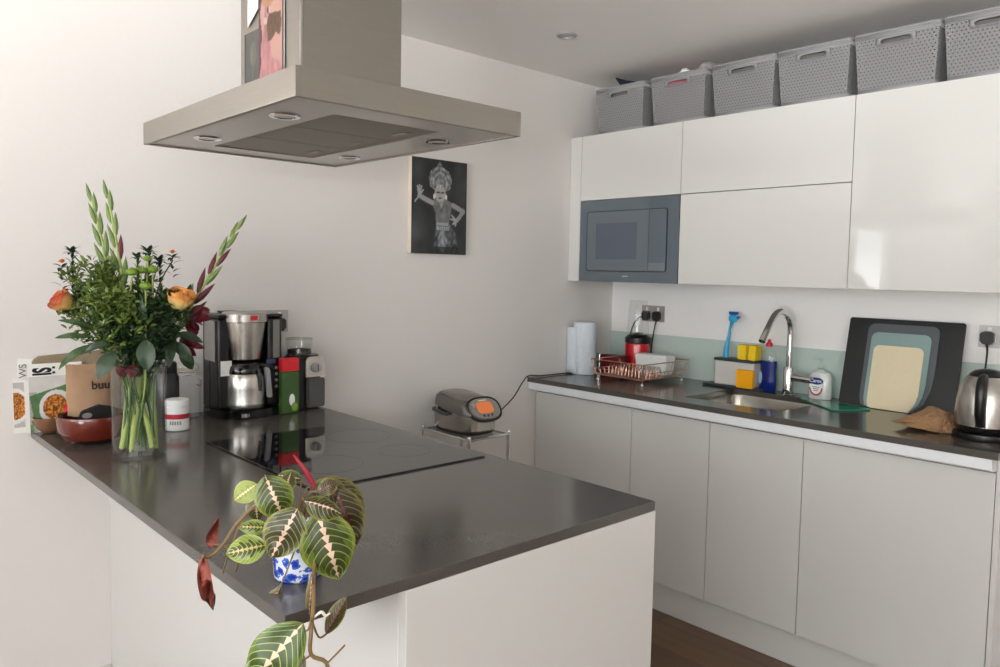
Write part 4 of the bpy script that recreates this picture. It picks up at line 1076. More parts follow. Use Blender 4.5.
spray((.50, -2.880, 1.500), 'feathery green spray on the upper left, below the small orange flower', 80, .055)
spray((.52, -2.845, 1.520), 'feathery green spray leaning left beside the left gladiolus', 80, .055)
spray((.50, -2.800, 1.520), 'feathery green spray between the two tall gladiolus stems', 80, .05)
spray((.58, -2.860, 1.430), 'feathery green spray at the left front of the bouquet', 80, .055)
spray((.60, -2.800, 1.440), 'dense feathery green spray at the front left of centre', 90, .06)
spray((.50, -2.900, 1.400), 'low feathery green spray reaching to the left rose', 60, .05, length=.15)
spray((.60, -2.740, 1.420), 'feathery green spray in front of the tall gladiolus', 70, .05, 'leafg', .026, .009)
spray((.56, -2.660, 1.440), 'dark feathery spray behind the yellow rose', 70, .05, 'leafg', .028, .009)
spray((.55, -2.610, 1.380), 'dark feathery spray low under the yellow rose', 70, .05, 'leafg', .028, .010)
spray((.53, -2.700, 1.480), 'feathery spray under the lime pompoms', 70, .05, 'leafg', .026, .009)
spray((.60, -2.690, 1.360), 'leafy dark spray just above the vase rim', 80, .05, 'leafd', .03, .011, .12)
spray((.58, -2.800, 1.370), 'dark leafy spray low at the left, just over the vase rim', 90, .055, 'leafd', .03, .011, .13)
spray((.57, -2.740, 1.330), 'dark leafy spray low in the centre, pressed behind the broad leaves', 90, .05, 'leafd', .03, .011, .13)
spray((.53, -2.640, 1.420), 'dark leafy spray on the right between rose and crimson flowers', 90, .06, 'leafd', .03, .012, .15)
spray((.46, -2.790, 1.470), 'dark feathery spray at the back between the gladiolus stems', 90, .07, 'leafg', .028, .009, .18)
spray((.46, -2.860, 1.430), 'dark feathery spray at the back left of the bouquet', 90, .06, 'leafg', .028, .009, .18)
spray((.565, -2.735, 1.225), 'clump of leaves pushed down inside the vase above the water', 60, .04, 'leafd', .026, .012, .08)
# broad leaf stems around the rim
def broad(label, items, m, mid):
    t = flower_thing('leafy_branch', label, 'foliage'); mid = Vector(mid)
    MB().tube(stem_pts(mid), .0025, 6).build('stem', M['stemd'], t)
    for (b0, t0, w_) in items:
        mb = MB(); b0 = Vector(b0); MB
        mb.tube([mid, b0], .0012, 5, smooth=False); leaf(mb, b0, t0, w_, cam_n()+Vector((0, 0, .5)), .12, .2, 6, 10, wav=.04, seed=w_*99, uvs=False)
        mb.build('leaf', m, t, angle=80)
broad('stem of broad grey-green leaves drooping over the left vase rim', [((.60, -2.805, 1.295), (.61, -2.850, 1.222), .044), ((.58, -2.80, 1.32), (.56, -2.88, 1.285), .020)], M['leafe'], (.58, -2.775, 1.32))
broad('stem of broad dark leaves at the front centre above the vase', [((.625, -2.735, 1.325), (.645, -2.735, 1.240), .048), ((.61, -2.73, 1.37), (.63, -2.745, 1.44), .018)], M['leafe'], (.60, -2.735, 1.345))
broad('stem of dark leaves hanging down on the right towards the jar', [((.56, -2.62, 1.29), (.56, -2.585, 1.225), .036), ((.57, -2.64, 1.31), (.60, -2.60, 1.25), .034), ((.56, -2.64, 1.33), (.60, -2.665, 1.24), .036), ((.55, -2.63, 1.33), (.54, -2.545, 1.30), .028), ((.54, -2.60, 1.40), (.53, -2.575, 1.475), .020)], M['leafd'], (.56, -2.66, 1.32))
broad('stem with a long pointed leaf curving down at the left', [((.54, -2.85, 1.31), (.53, -2.925, 1.245), .022), ((.54, -2.85, 1.33), (.52, -2.93, 1.33), .018), ((.56, -2.84, 1.35), (.56, -2.93, 1.38), .016)], M['leafg'], (.55, -2.82, 1.33))
# thick pale stems under water (the cut ends of a leafless bunch)
for k, (a, lb) in enumerate(((3.9, 'thick pale green cut stem leaning left in the vase water'), (4.9, 'thick pale green cut stem standing at the front of the vase'), (5.6, 'thick pale green cut stem right of centre in the vase'), (.4, 'thick pale green cut stem leaning right in the vase water'))):
    o = MB().tube([(VX+.050*math.cos(a), VY+.050*math.sin(a), TZ+.03), (VX+.035*math.cos(a), VY+.035*math.sin(a), TZ+.09), (VX+.012*math.cos(a), VY+.012*math.sin(a), TZ+.14), (VX-.01*math.cos(a), VY-.01*math.sin(a), TZ+.235)], [.0075, .0085, .0085, .007], 10).build('cut_flower', M['stem'], label=lb, cat='stem', group=FG)

# ------------------------------------------------------------------ prayer plant in the blue and white pot
PXc, PYc = 1.608, -2.799
pp = thing('prayer_plant', (PXc, PYc, TZ), 'trailing prayer plant in a blue and white china pot at the island corner', 'potted plant')
MB().lathe(PXc, PYc, [(0, TZ+.001), (.038, TZ+.001), (.041, TZ+.005), (.042, TZ+.03), (.046, TZ+.06), (.052, TZ+.082), (.053, TZ+.086), (.049, TZ+.086), (.044, TZ+.07), (.042, TZ+.06), (0, TZ+.06)], 48).build('china_pot', M['delft'], pp)
MB().lathe(PXc, PYc, [(0, TZ+.074), (.030, TZ+.073), (.0435, TZ+.068)], 32).build('soil', M['soil'], pp)
LV = [('L1', (1.581, -2.861, 1.159), (1.564, -2.894, 1.132), 0.039, 'marl2'), ('L2', (1.624, -2.867, 1.184), (1.638, -2.84, 1.106), 0.064, 'mar'), ('L3', (1.572, -2.772, 1.150), (1.554, -2.810, 1.160), 0.026, 'mar'),
      ('L4', (1.675, -2.834, 1.135), (1.655, -2.871, 1.054), 0.072, 'mard'), ('L5', (1.689, -2.807, 1.128), (1.706, -2.775, 1.009), 0.092, 'mar'), ('L6', (1.698, -2.835, 1.152), (1.725, -2.781, 1.126), 0.044, 'mard'),
      ('L7', (1.625, -2.785, 1.150), (1.650, -2.723, 1.122), 0.056, 'marp'), ('L8', (1.640, -2.748, 1.150), (1.658, -2.712, 1.040), 0.070, 'marp'), ('Lw', (1.612, -2.752, 1.158), (1.650, -2.690, 1.085), 0.058, 'marp'), ('L9', (1.626, -2.864, 1.066), (1.596, -2.922, 1.056), 0.048, 'marl'),
      ('L10', (1.608, -2.852, 1.088), (1.585, -2.897, 1.093), 0.026, 'marl'), ('L11', (1.562, -2.856, 1.135), (1.566, -2.853, 1.088), 0.036, 'mard'), ('L14', (1.655, -2.850, 1.012), (1.645, -2.873, .958), 0.034, 'marb'),
      ('L15', (1.792, -2.886, 0.998), (1.756, -2.958, 0.912), 0.076, 'mar2'), ('L16', (1.767, -2.873, 0.938), (1.753, -2.901, 0.895), 0.038, 'marb'), ('L17', (1.774, -2.838, 0.959), (1.788, -2.811, 1.017), 0.026, 'marp'),
      ('L18', (1.738, -2.843, 1.045), (1.736, -2.847, 0.968), 0.015, 'marb'), ('Lx', (1.66, -2.79, 1.15), (1.672, -2.757, 1.165), 0.03, 'marp'), ('Ly', (1.60, -2.82, 1.14), (1.585, -2.80, 1.17), 0.03, 'mard'), ('Lz', (1.65, -2.77, 1.10), (1.66, -2.735, 1.05), 0.045, 'mard')]
M['marl2'] = maranta('maranta_pale', rgb(150, 160, 72), rgb(120, 140, 50), rgb(165, 172, 90), rgb(236, 222, 170), rgb(170, 182, 90), .3)
M['mar2'] = maranta('maranta_fresh', rgb(80, 106, 36), rgb(56, 74, 26), rgb(100, 124, 50), rgb(236, 214, 178), rgb(196, 206, 130), .8)
mats_alias = M
crown = Vector((PXc+.005, PYc, TZ+.085))
for nm, b0, t0, w_, mm in LV:
    mb = MB(); nrm = cam_n()+Vector((0, 0, .25)); f = .16
    if nm in ('L6',): nrm = Vector((.5, -.5, .8)); f = .5
    if nm == 'L17': f = .7
    if nm == 'L18': f = 1.2
    if nm == 'L14': nrm = Vector((.9, -.3, .1)); f = .5
    lf_ = leaf(mb, b0, t0, w_, nrm, .10, -f, 10, 18, peak=.47 if nm != 'L14' else .7, wav=.05, seed=len(nm)+w_*50)
    mb.build('leaf', M[mm], pp, angle=80)
for b0, t0, w_ in (((1.547, -2.927, 1.055), (1.553, -2.915, 1.108), .022), ((1.578, -2.953, 1.053), (1.587, -2.938, .968), .026)):
    mb = MB(); leaf(mb, b0, t0, w_*.9, cam_n(), .2, 1.1, 6, 18, peak=.35, wav=.32, seed=w_*100); mb.build('dry_leaf', M['redleaf'], pp, label='withered red-brown leaf', angle=80)
MB().tube([(1.629, -2.772, 1.135), (1.620, -2.787, 1.172), (1.609, -2.807, 1.206)], [.0036, .0048, .0016], 8).build('rolled_leaf', M['redroll'], pp, label='rolled crimson new leaf')
ST = [[(1.607, -2.803, 1.070), (1.603, -2.850, 1.136), (1.587, -2.894, 1.104), (1.576, -2.915, 1.069), (1.575, -2.937, 1.05), (1.578, -2.953, 1.054)],
      [(1.60, -2.868, 1.125), (1.591, -2.887, 1.112), (1.581, -2.905, 1.063), (1.583, -2.923, 1.018)], [(1.576, -2.915, 1.062), (1.587, -2.899, 1.032), (1.585, -2.901, 1.017)], [(1.568, -2.93, 1.065), (1.585, -2.897, 1.062)],
      [(1.625, -2.80, 1.080), (1.668, -2.808, 1.085), (1.690, -2.812, 1.045), (1.735, -2.838, 1.030), (1.778, -2.862, 1.012), (1.799, -2.877, .985), (1.799, -2.877, 0.949), (1.809, -2.858, 0.935), (1.812, -2.852, 0.905)],
      [(1.799, -2.877, 0.949), (1.785, -2.883, 0.937), (1.769, -2.876, 0.934)], [(1.81, -2.856, 0.933), (1.814, -2.828, 0.954)], [(1.793, -2.888, 0.987), (1.797, -2.881, 0.988), (1.798, -2.877, 1.003)], [(1.797, -2.876, 1.005), (1.781, -2.855, 0.963), (1.774, -2.838, 0.959)]]
mb = MB()
for i, s_ in enumerate(ST): mb.tube(s_, [.0032 if i in (0, 4) else .0016]*len(s_), 7)
for nm, b0, t0, w_, mm in LV:
    if b0[2] > 1.05: mb.tube([crown-Vector((0, 0, .012)), (crown+Vector(b0))/2+Vector((0, 0, .025)), b0], .0014, 6)
mb.tube([(1.735, -2.838, 1.030), (1.738, -2.843, 1.045)], .0014, 6); mb.tube([(1.65, -2.815, 1.08), (1.66, -2.838, 1.045), (1.655, -2.850, 1.010)], .0014, 6)
mb.tube([(1.603, -2.850, 1.12), (1.626, -2.864, 1.066)], .0014, 6)
mb.build('trailing_stem', M['mstem'], pp)
mb = MB(); mb.tube([(1.790, -2.868, 1.000), (1.795, -2.858, 1.008), (1.797, -2.852, 1.001), (1.799, -2.845, 1.004)], [.0012, .0024, .0022, .001], 7); mb.build('shrivelled_flower', M['shrivel'], pp)

# ------------------------------------------------------------------ rice cooker on a chrome trolley
tz = .822; ax0, ax1, ay0, ay1 = .075, .395, -1.385, -1.160
tr = thing('chrome_trolley', (.25, -1.29, 0), 'chrome tube trolley with glass shelves between island and corner', 'trolley')
for z in (tz, .60, .12):
    mb = MB()
    mb.tube([(ax0, ay0, z), (ax1, ay0, z)], .006, 8, smooth=False); mb.tube([(ax0, ay1, z), (ax1, ay1, z)], .006, 8, smooth=False)
    mb.tube([(ax0, ay0, z), (ax0, ay1, z)], .006, 8, smooth=False); mb.tube([(ax1, ay0, z), (ax1, ay1, z)], .006, 8, smooth=False)
    mb.build('shelf_frame', M['chrome'], tr)
for x in (ax0, ax1):
    for y in (ay0, ay1):
        l = MB().tube([(x, y, .03), (x, y, tz+.006)], .009, 12, smooth=False).build('leg', M['chrome'], tr)
        MB().ball((x, y, tz+.010), .010, 14, 10).build('knob', M['chrome'], l)
        MB().lathe(x, y, [(0, .001), (.014, .001), (.016, .015), (.010, .03), (0, .031)], 16).build('foot', M['black'], l)
for z in (tz, .60, .12):
    MB().box(ax0+.008, ax1-.008, ay0+.008, ay1-.008, z-.003, z+.003, .001).build('glass_shelf', M['smoke'] if z < tz else M['smoke'], tr)
MB().lathe(.25, -1.29, [(0, .606), (.075, .606), (.095, .640), (.098, .640), (.079, .604), (0, .6035)], 40).build('frying_pan', M['black'], label='dark round pan on the shelf below the rice cooker', cat='pan')
# rice cooker body
rc = thing('rice_cooker', (.22, -1.29, tz+.004), 'steel and dark grey rice cooker with orange display on the trolley', 'rice cooker')
rx0, rx1, ry0, ry1 = .085, .365, -1.368, -1.172
rz = tz+.0045
cxm, cym = (rx0+rx1)/2, (ry0+ry1)/2; hw_, hd_ = (rx1-rx0)/2, (ry1-ry0)/2
def sq(a, ex=3.2):
    c, s_ = math.cos(a), math.sin(a); return (math.copysign(abs(c)**(2/ex), c), math.copysign(abs(s_)**(2/ex), s_))
def shell(levels, n=48):
    vs = []; fs = []
    for (k, z, tilt) in levels:
        for i in range(n):
            q = sq(2*PI*i/n); x = cxm+hw_*k*q[0]; y = cym+hd_*k*q[1]; vs.append((x, y, z+tilt*(x-cxm)/hw_))
    L = len(levels)
    for a in range(L-1):
        for i in range(n): j = (i+1) % n; fs.append((a*n+i, a*n+j, (a+1)*n+j, (a+1)*n+i))
    fs.append(tuple(range(n))[::-1]); fs.append(tuple((L-1)*n+i for i in range(n)))
    return MB().add(vs, fs)
shell([(.90, rz, 0), (.96, rz+.006, 0), (.96, rz+.014, 0)]).build('foot_ring', M['black'], rc)
shell([(.97, rz+.0142, 0), (1, rz+.02, 0), (1, rz+.098, -.022)]).build('body', M['steel'], rc)
shell([(1.003, rz+.0985, -.022), (1.0, rz+.108, -.022), (.95, rz+.133, -.022), (.84, rz+.150, -.018), (.6, rz+.159, -.012), (.3, rz+.163, -.006)]).build('lid', mat('cooker_lid', rgb(88, 82, 78), .2, coat=.3), rc)
shell([(.80, rz+.1535, -.018), (.72, rz+.1575, -.016), (.4, rz+.1645, -.010), (.05, rz+.1655, 0)]).build('lid_plate', mat('cooker_lid_top', rgb(128, 122, 116), .25, metal=.7), rc)
# tilted control panel at the front (+x) end
pn = Vector((.80, 0, .60)).normalized(); pu = Vector((0, 1, 0)); pv = pn.cross(pu)*-1
if pv.z < 0: pv = -pv
pc_ = Vector((rx1-.014, cym, rz+.108))
def disc(w, h, off, thick, ex=2.6):
    return [(w*sq(2*PI*i/40, ex)[0], h*sq(2*PI*i/40, ex)[1]) for i in range(40)]
MB().prism(disc(.082, .050, 0, 0), pc_, pu, pv, pn*.014, .003).build('control_panel', mat('panel_silver', rgb(150, 146, 140), .3, metal=.6), rc)
mb = MB(); P = disc(.088, .056, 0, 0); mb.tube([pc_+pu*p[0]+pv*p[1]+pn*.006 for p in P+[P[0]]], .006, 8, smooth=False, caps=False); mb.build('panel_surround', M['blackg'], rc)
MB().prism(disc(.044, .028, 0, 0, 4), pc_+pn*.0142+pv*.004, pu, pv, pn*.0012).build('display', M['lcd'], rc)
for a, b_ in ((-.060, .020), (.060, .020), (-.022, -.034), (0, -.036), (.022, -.034)):
    r = .011 if abs(a) > .05 else .006
    MB().prism([(r*math.cos(k*PI/8), r*.8*math.sin(k*PI/8)) for k in range(16)], pc_+pn*.0142+pu*a+pv*b_, pu, pv, pn*.0018).build('button', M['grey'] if abs(a) > .05 else M['black'], rc)
mb = MB(); mb.box(-.022, .022, -.002, .002, 0, .0006, mtx=Matrix.Translation(pc_+pn*.0143+pv*.038) @ Matrix((pu, pv, pn)).transposed().to_4x4()); mb.build('badge', M['white'], rc)
mb = MB(); mb.box(rx1+.0002, rx1+.0010, cym+.02, cym+.045, rz+.056, rz+.060); mb.build('badge', M['dgrey'], rc)
MB().tube([(cxm-.075, ry0-.003, rz+.098), (cxm-.080, ry0-.012, rz+.094), (cxm-.02, ry0-.016, rz+.086), (cxm+.01, ry0-.012, rz+.084), (cxm+.01, ry0-.003, rz+.086)], .008, 10).build('carry_handle', M['dgrey'], rc)
MB().tube([(cxm-.09, ry1+.003, rz+.098), (cxm-.10, ry1+.020, rz+.094), (cxm, ry1+.028, rz+.088), (cxm+.03, ry1+.022, rz+.086), (cxm+.03, ry1+.003, rz+.088)], .009, 10).build('carry_handle', M['dgrey'], rc)
MB().tube([(.16, -1.16, .86), (.10, -1.05, .80), (.05, -.93, .825), (.035, -.80, .895), (.035, -.735, .968), (.035, -.69, 1.000), (.035, -.60, .994), (.035, -.44, .9935), (.05, -.36, .9935), (.04, -.2, .9935), (.07, -.08, .9935), (.2, -.03, .9935)], .0032, 8).build('power_cable', M['black'], label='black cable running from the rice cooker up onto the corner worktop', cat='cable')

# ------------------------------------------------------------------ corner: kitchen roll, blender, canister, dish rack
tw = thing('kitchen_roll', (.082, -.322, KZ), 'white kitchen paper roll standing in the corner by the dish rack', 'kitchen roll')
MB().lathe(.082, -.322, [(.02, KZ+.0015), (.0595, KZ+.0015), (.061, KZ+.004), (.061, KZ+.276), (.059, KZ+.278), (.02, KZ+.278), (.02, KZ+.0015)], 48).build('paper_roll', M['towel'], tw)
vs = []; fs = []
for j in range(9):
    for i in range(9):
        f = i/8; a = 3.75+f*.9; r = .0625+.030*(1-f)**1.3
        vs.append((.082+r*math.cos(a)*(1+.05*(1-f)), -.322+r*math.sin(a), KZ+.004+.245*j/8+.002*(1-f)))
for j in range(8):
    for i in range(8): q = j*9+i; fs.append((q, q+1, q+10, q+9))
MB().add(vs, fs).build('loose_sheet', M['towel'], tw, solid=.0012)
# blender
bx2, by2 = .256, -.090
bl = thing('blender', (bx2, by2, KZ), 'red personal blender with black collar and clear cup in the corner', 'blender')
MB().lathe(bx2, by2, [(0, KZ+.001), (.058, KZ+.001), (.064, KZ+.008), (.066, KZ+.05), (.066, KZ+.16), (.064, KZ+.168)], 44).build('motor_base', M['red'], bl)
MB().lathe(bx2, by2, [(.065, KZ+.1685), (.069, KZ+.172), (.069, KZ+.198), (.060, KZ+.206), (.050, KZ+.214), (0, KZ+.214)], 44).build('collar', M['black'], bl)
MB().lathe(bx2, by2, [(.057, KZ+.2145), (.058, KZ+.24), (.047, KZ+.388), (.045, KZ+.396), (0, KZ+.398)], 44).build('clear_cup', M['film'], bl)
MB().lathe(bx2, by2, [(0, KZ+.2148), (.035, KZ+.2148), (.028, KZ+.224), (0, KZ+.228)], 24).build('blade_hub', M['steel'], bl)
# toaster
to = thing('toaster', (.18, -.2, KZ), 'dark red toaster with a polished steel end, between kitchen roll and blender', 'toaster')
MB().box(.1225, .262, -.240, -.164, KZ+.006, KZ+.104, .012, 3).build('body', M['dred'], to)
MB().box(.098, .122, -.242, -.162, KZ+.004, KZ+.108, .006, 3).build('end_panel', M['chrome'], to, label='polished steel end panel')
for yy in (-.224, -.190): MB().box(.140, .245, yy, yy+.010, KZ+.1035, KZ+.1052, .0006).build('slot', M['black'], to)
MB().box(.2625, .269, -.210, -.194, KZ+.060, KZ+.072, .003).build('lever', M['black'], to)
mb = MB()
for x in (.135, .25):
    for y in (-.23, -.175): mb.lathe(x, y, [(0, KZ+.0008), (.008, KZ+.0008), (.008, KZ+.0065)], 10)
mb.build('foot', M['black'], to)
# dish rack, copper wire
rk = thing('dish_rack', (.40, -.28, KZ), 'copper coloured wire dish rack left of the sink', 'dish rack')
a0, a1, c0, c1 = .285, .570, -.455, -.120; zt_, zb = KZ+.108, KZ+.030
def ringp(i, z): return [(a0-i, c0-i, z), (a1+i, c0-i, z), (a1+i, c1+i, z), (a0-i, c1+i, z), (a0-i, c0-i, z)]
mb = MB(); mb.tube(ringp(.020, zt_), .0026, 6, smooth=False, caps=False); mb.build('top_rim', M['gold'], rk)
mb = MB(); mb.tube(ringp(0, zb), .0026, 6, smooth=False, caps=False); mb.tube(ringp(.010, KZ+.062), .0018, 6, smooth=False, caps=False); mb.build('base_frame', M['gold'], rk)
mb = MB()
for x, y, X, Y in ((a0, c0, a0-.02, c0-.02), (a1, c0, a1+.02, c0-.02), (a1, c1, a1+.02, c1+.02), (a0, c1, a0-.02, c1+.02)): mb.tube([(x, y, zb), (X, Y, zt_)], .0024, 6, smooth=False)
for k in range(1, 10):
    y = c0+(c1-c0)*k/10
    for x, X in ((a1, a1+.010),): mb.tube([(x, y, zb), (X, y, KZ+.062)], .0016, 5, smooth=False)
    for x, X in ((a0, a0-.010),): mb.tube([(x, y, zb), (X, y, KZ+.062)], .0016, 5, smooth=False)
for y, Y in ((c1-.06, c1-.06), (c1-.12, c1-.12), (c1-.02, c1-.02)): mb.tube([(a1+.010, y, KZ+.062), (a1+.020, Y, zt_)], .0014, 5, smooth=False)
for k in range(18):
    x = a0+(a1-a0)*(k+.5)/18; mb.tube([(x, c0, zb), (x, c1, zb)], .0014, 5, smooth=False)
mb.build('wire', M['gold'], rk)
for rown, y in enumerate((c0+.075, c0+.17)):
    for k in range(13):
        x = a0+.015+k*(a1-a0-.03)/12*(1 if rown == 0 else .9)
        MB().tube([(x, y, zb), (x, y+.006, zb+.040), (x, y+.022, zb+.044), (x, y+.034, zb+.002)], .0018, 5, sub=3).build('plate_prong', M['gold'], rk)
for x in (a0+.004, a1-.004):
    for y in (c0+.004, c1-.004):
        mb = MB(); mb.tube([(x, y, zb), (x, y, KZ+.012)], .002, 6, smooth=False); ft = mb.build('foot', M['gold'], rk); MB().ball((x, y, KZ+.0075), .0065, 10, 8).build('rubber_tip', M['white'], ft)
# white tub draining in the rack
def ctub(x0, x1, y0, y1, z0, z1, tp):
    b = bmesh.new()
    bmesh.ops.create_cube(b, size=1)
    for v in b.verts:
        top = v.co.z > 0; s_ = 1 if top else 1-tp
        v.co = Vector(((x0+x1)/2+v.co.x*(x1-x0)*s_, (y0+y1)/2+v.co.y*(y1-y0)*s_, z1 if top else z0))
    bmesh.ops.bevel(b, geom=b.edges[:], offset=.006, segments=3, affect='EDGES'); return b
b = ctub(.350, .545, -.235, -.150, zb+.003, KZ+.130, .08); MB().bm(b).build('plastic_tub', M['white'], label='white rectangular tub upside down in the dish rack', cat='tub'); b.free()

# ------------------------------------------------------------------ sink caddy, sponges, brush
cd = thing('sink_caddy', (.83, -.11, KZ), 'pale grey sink caddy on a dark tray beside the tap', 'sink caddy')
MB().box(.690, 1.000, -.1322, -.045, KZ+.001, KZ+.012, .004).build('tray', M['dgrey'], cd)
mb = MB(); mb.box(.752, .9595, -.122, -.052, KZ+.0125, KZ+.128, .006, 3); mb.build('holder', mat('pale_holder', rgb(208, 205, 198), .4), cd)
mb = MB(); mb.box(.747, .9645, -.128, -.046, KZ+.1285, KZ+.141, .005, 2); mb.build('top_rim', M['dgrey'], cd)
def sponge(x0, x1, y0, y1, z0, z1, m, label, rot=0):
    mt = Matrix.Translation(((x0+x1)/2, (y0+y1)/2, z0)) @ Matrix.Rotation(rot, 4, 'Y') @ Matrix.Translation((-(x0+x1)/2, -(y0+y1)/2, -z0))
    return MB().box(x0, x1, y0, y1, z0, z1, .004, 2, mtx=mt).build('sponge', m, label=label, cat='sponge', group='yellow sponges at the sink')
sponge(.873, .917, -.124, -.07, KZ+.1422, KZ+.212, M['yellow'], 'yellow sponge standing in the caddy top, left one of the pair')
sponge(.925, .961, -.122, -.065, KZ+.1422, KZ+.214, M['yellow'], 'yellow sponge standing in the caddy top, right one of the pair', .1)
sponge(.890, .975, -.158, -.1335, KZ+.0125, KZ+.098, M['orange'], 'orange yellow sponge leaning on the front of the caddy')
br = thing('dish_brush', (0.814, -.085, KZ+.142), 'cyan dish brush with a curved handle standing in the caddy', 'brush')
MB().tube([(0.789, -.085, KZ+.1425), (0.792, -.085, KZ+.19), (0.801, -.082, KZ+.25), (0.804, -.08, KZ+.285), (0.814, -.08, KZ+.315)], [.014, .0125, .0075, .007, .010], 12).build('handle', M['cyan'], br)
MB().ball((0.817, -.078, KZ+.332), .024, 16, 10, (1, .55, .85)).build('head', M['cyan'], br)
mb = MB()
for k in range(40):
    a = k*2.4; r = .022*math.sqrt(k/40); p = Vector((.820+r*math.cos(a), -.078+r*.5*math.sin(a), KZ+.350)); mb.tube([p, p+Vector((.006*math.cos(a), .003*math.sin(a), .016))], .0016, 4, smooth=False)
for k in range(12): mb.tube([(0.836, -.085+.0012*k, KZ+.335+.001*k), (0.852, -.087+.0015*k, KZ+.331+.001*k)], .0014, 4, smooth=False)
mb.build('bristles', M['blueb'], br)

# washing-up liquid
wl = thing('washing_up_liquid', (.985, -.060, KZ), 'clear bottle half full of dark blue washing-up liquid with red cap', 'bottle')
mtb = Matrix.Translation((.992, -.068, 0))
def oval(prof, n=36, sx=1, sy=.62, c=(1.004, -.066)): return MB().lathe(c[0], c[1], prof, n, None, 0, 2*PI, sx, sy)
oval([(0, KZ+.001), (.038, KZ+.001), (.041, KZ+.005), (.041, KZ+.05), (.037, KZ+.09), (.040, KZ+.130), (.0395, KZ+.145), (0, KZ+.145)]).build('blue_liquid', M['bluel'], wl)
oval([(.0395, KZ+.1455), (.038, KZ+.165), (.030, KZ+.19), (.016, KZ+.207), (.013, KZ+.212)]).build('clear_shoulder', M['film'], wl)
MB().lathe(1.004, -.066, [(.0145, KZ+.2125), (.016, KZ+.214), (.0155, KZ+.226), (.009, KZ+.232), (.008, KZ+.245), (0, KZ+.246)], 24).build('cap', M['cred'], wl)
mb = MB(); mb.prism([(.013*math.cos(k*PI/10), .030*math.sin(k*PI/10)) for k in range(20)], (.977, -.0905, KZ+.065), (.95, -.25, 0), (0, 0, 1), (0, -.0012, 0)); mb.build('label', mat('bottle_label', rgb(170, 190, 215), .4), wl)
# tap
tpx, tpy = 1.122, -.098
tp = thing('kitchen_tap', (tpx, tpy, KZ), 'tall chrome swan-neck tap behind the sink', 'tap')
MB().lathe(tpx, tpy, [(0, KZ+.001), (.028, KZ+.001), (.028, KZ+.006), (.0235, KZ+.009), (.0235, KZ+.125), (.021, KZ+.130), (.0, KZ+.131)], 32).build('body', M['chrome'], tp)
pts = [(tpx, tpy, KZ+.12), (tpx, tpy, KZ+.20), (tpx, tpy, KZ+.300), (tpx, -.118, KZ+.350), (tpx, -.165, KZ+.381), (tpx, -.225, KZ+.380), (tpx, -.276, KZ+.344), (tpx, -.350, KZ+.258)]
MB().tube(pts, [.0145]*(len(pts)-1)+[.0150], 20, sub=5).build('spout', M['chrome'], tp)
MB().tube([(tpx+.015, tpy, KZ+.085), (tpx+.115, tpy-.012, KZ+.083)], [.0175, .0165], 20, smooth=False).build('lever', M['chrome'], tp)
# hand soap
hs = thing('hand_soap', (1.235, -.075, KZ), 'clear hand soap pump bottle with a blue and white label beside the tap', 'soap bottle')
hc = (1.262, -.078)
oval([(0, KZ+.001), (.049, KZ+.001), (.052, KZ+.006), (.052, KZ+.06), (.050, KZ+.098), (.040, KZ+.117), (.016, KZ+.126), (.013, KZ+.132)], 40, 1, .55, hc).build('bottle_body', M['soapl'], hs)
MB().lathe(hc[0], hc[1], [(.015, KZ+.1325), (.0155, KZ+.134), (.0155, KZ+.148), (.006, KZ+.151), (.0045, KZ+.152), (.0045, KZ+.172), (.011, KZ+.173), (.011, KZ+.181), (0, KZ+.182)], 24).build('pump', M['film'], hs)
MB().tube([(hc[0], hc[1], KZ+.177), (hc[0]-.02, hc[1]-.012, KZ+.178), (hc[0]-.034, hc[1]-.018, KZ+.172)], [.005, .0045, .003], 8).build('nozzle', M['film'], hs)
lx, ly = hc[0]-.006, hc[1]-.0292
def ovalp(w_, h_, n=28): return [(w_*math.cos(2*PI*k/n), h_*math.sin(2*PI*k/n)) for k in range(n)]
mb = MB(); mb.prism(ovalp(.031, .042), (lx, ly, KZ+.058), (1, 0, 0), (0, 0, 1), (0, -.0015, 0)); lbq = mb.build('label', M['white'], hs)
mb = MB(); mb.prism([(.031*math.cos(a), .042*math.sin(a)) for a in [PI+.15+k*(PI-.3)/16 for k in range(17)]]+[(.0255*math.cos(a), .034*math.sin(a)) for a in [2*PI-.15-k*(PI-.3)/16 for k in range(17)]], (lx, ly-.0016, KZ+.058), (1, 0, 0), (0, 0, 1), (0, -.0005, 0)); mb.build('label_edge', M['glaze'], lbq)
mb = MB(); mb.prism(ovalp(.032, .016), (lx, ly-.0017, KZ+.082), (1, 0, 0), (0, 0, 1), (0, -.0012, 0)); mb.build('label_badge', M['navyl'], lbq)
text('lettering', 'Carex', .0205, M['white'], lbq, (lx-.0258, ly-.0032, KZ+.0765), (1, 0, 0), (0, 0, 1), bold=.0004)
mb = MB()
for k in range(3): mb.box(lx-.016+.003*k, lx+.016-.003*k, ly-.0022, ly-.0017, KZ+.054-.008*k, KZ+.0565-.008*k)
mb.build('printed_lines', M['navyl'], lbq)

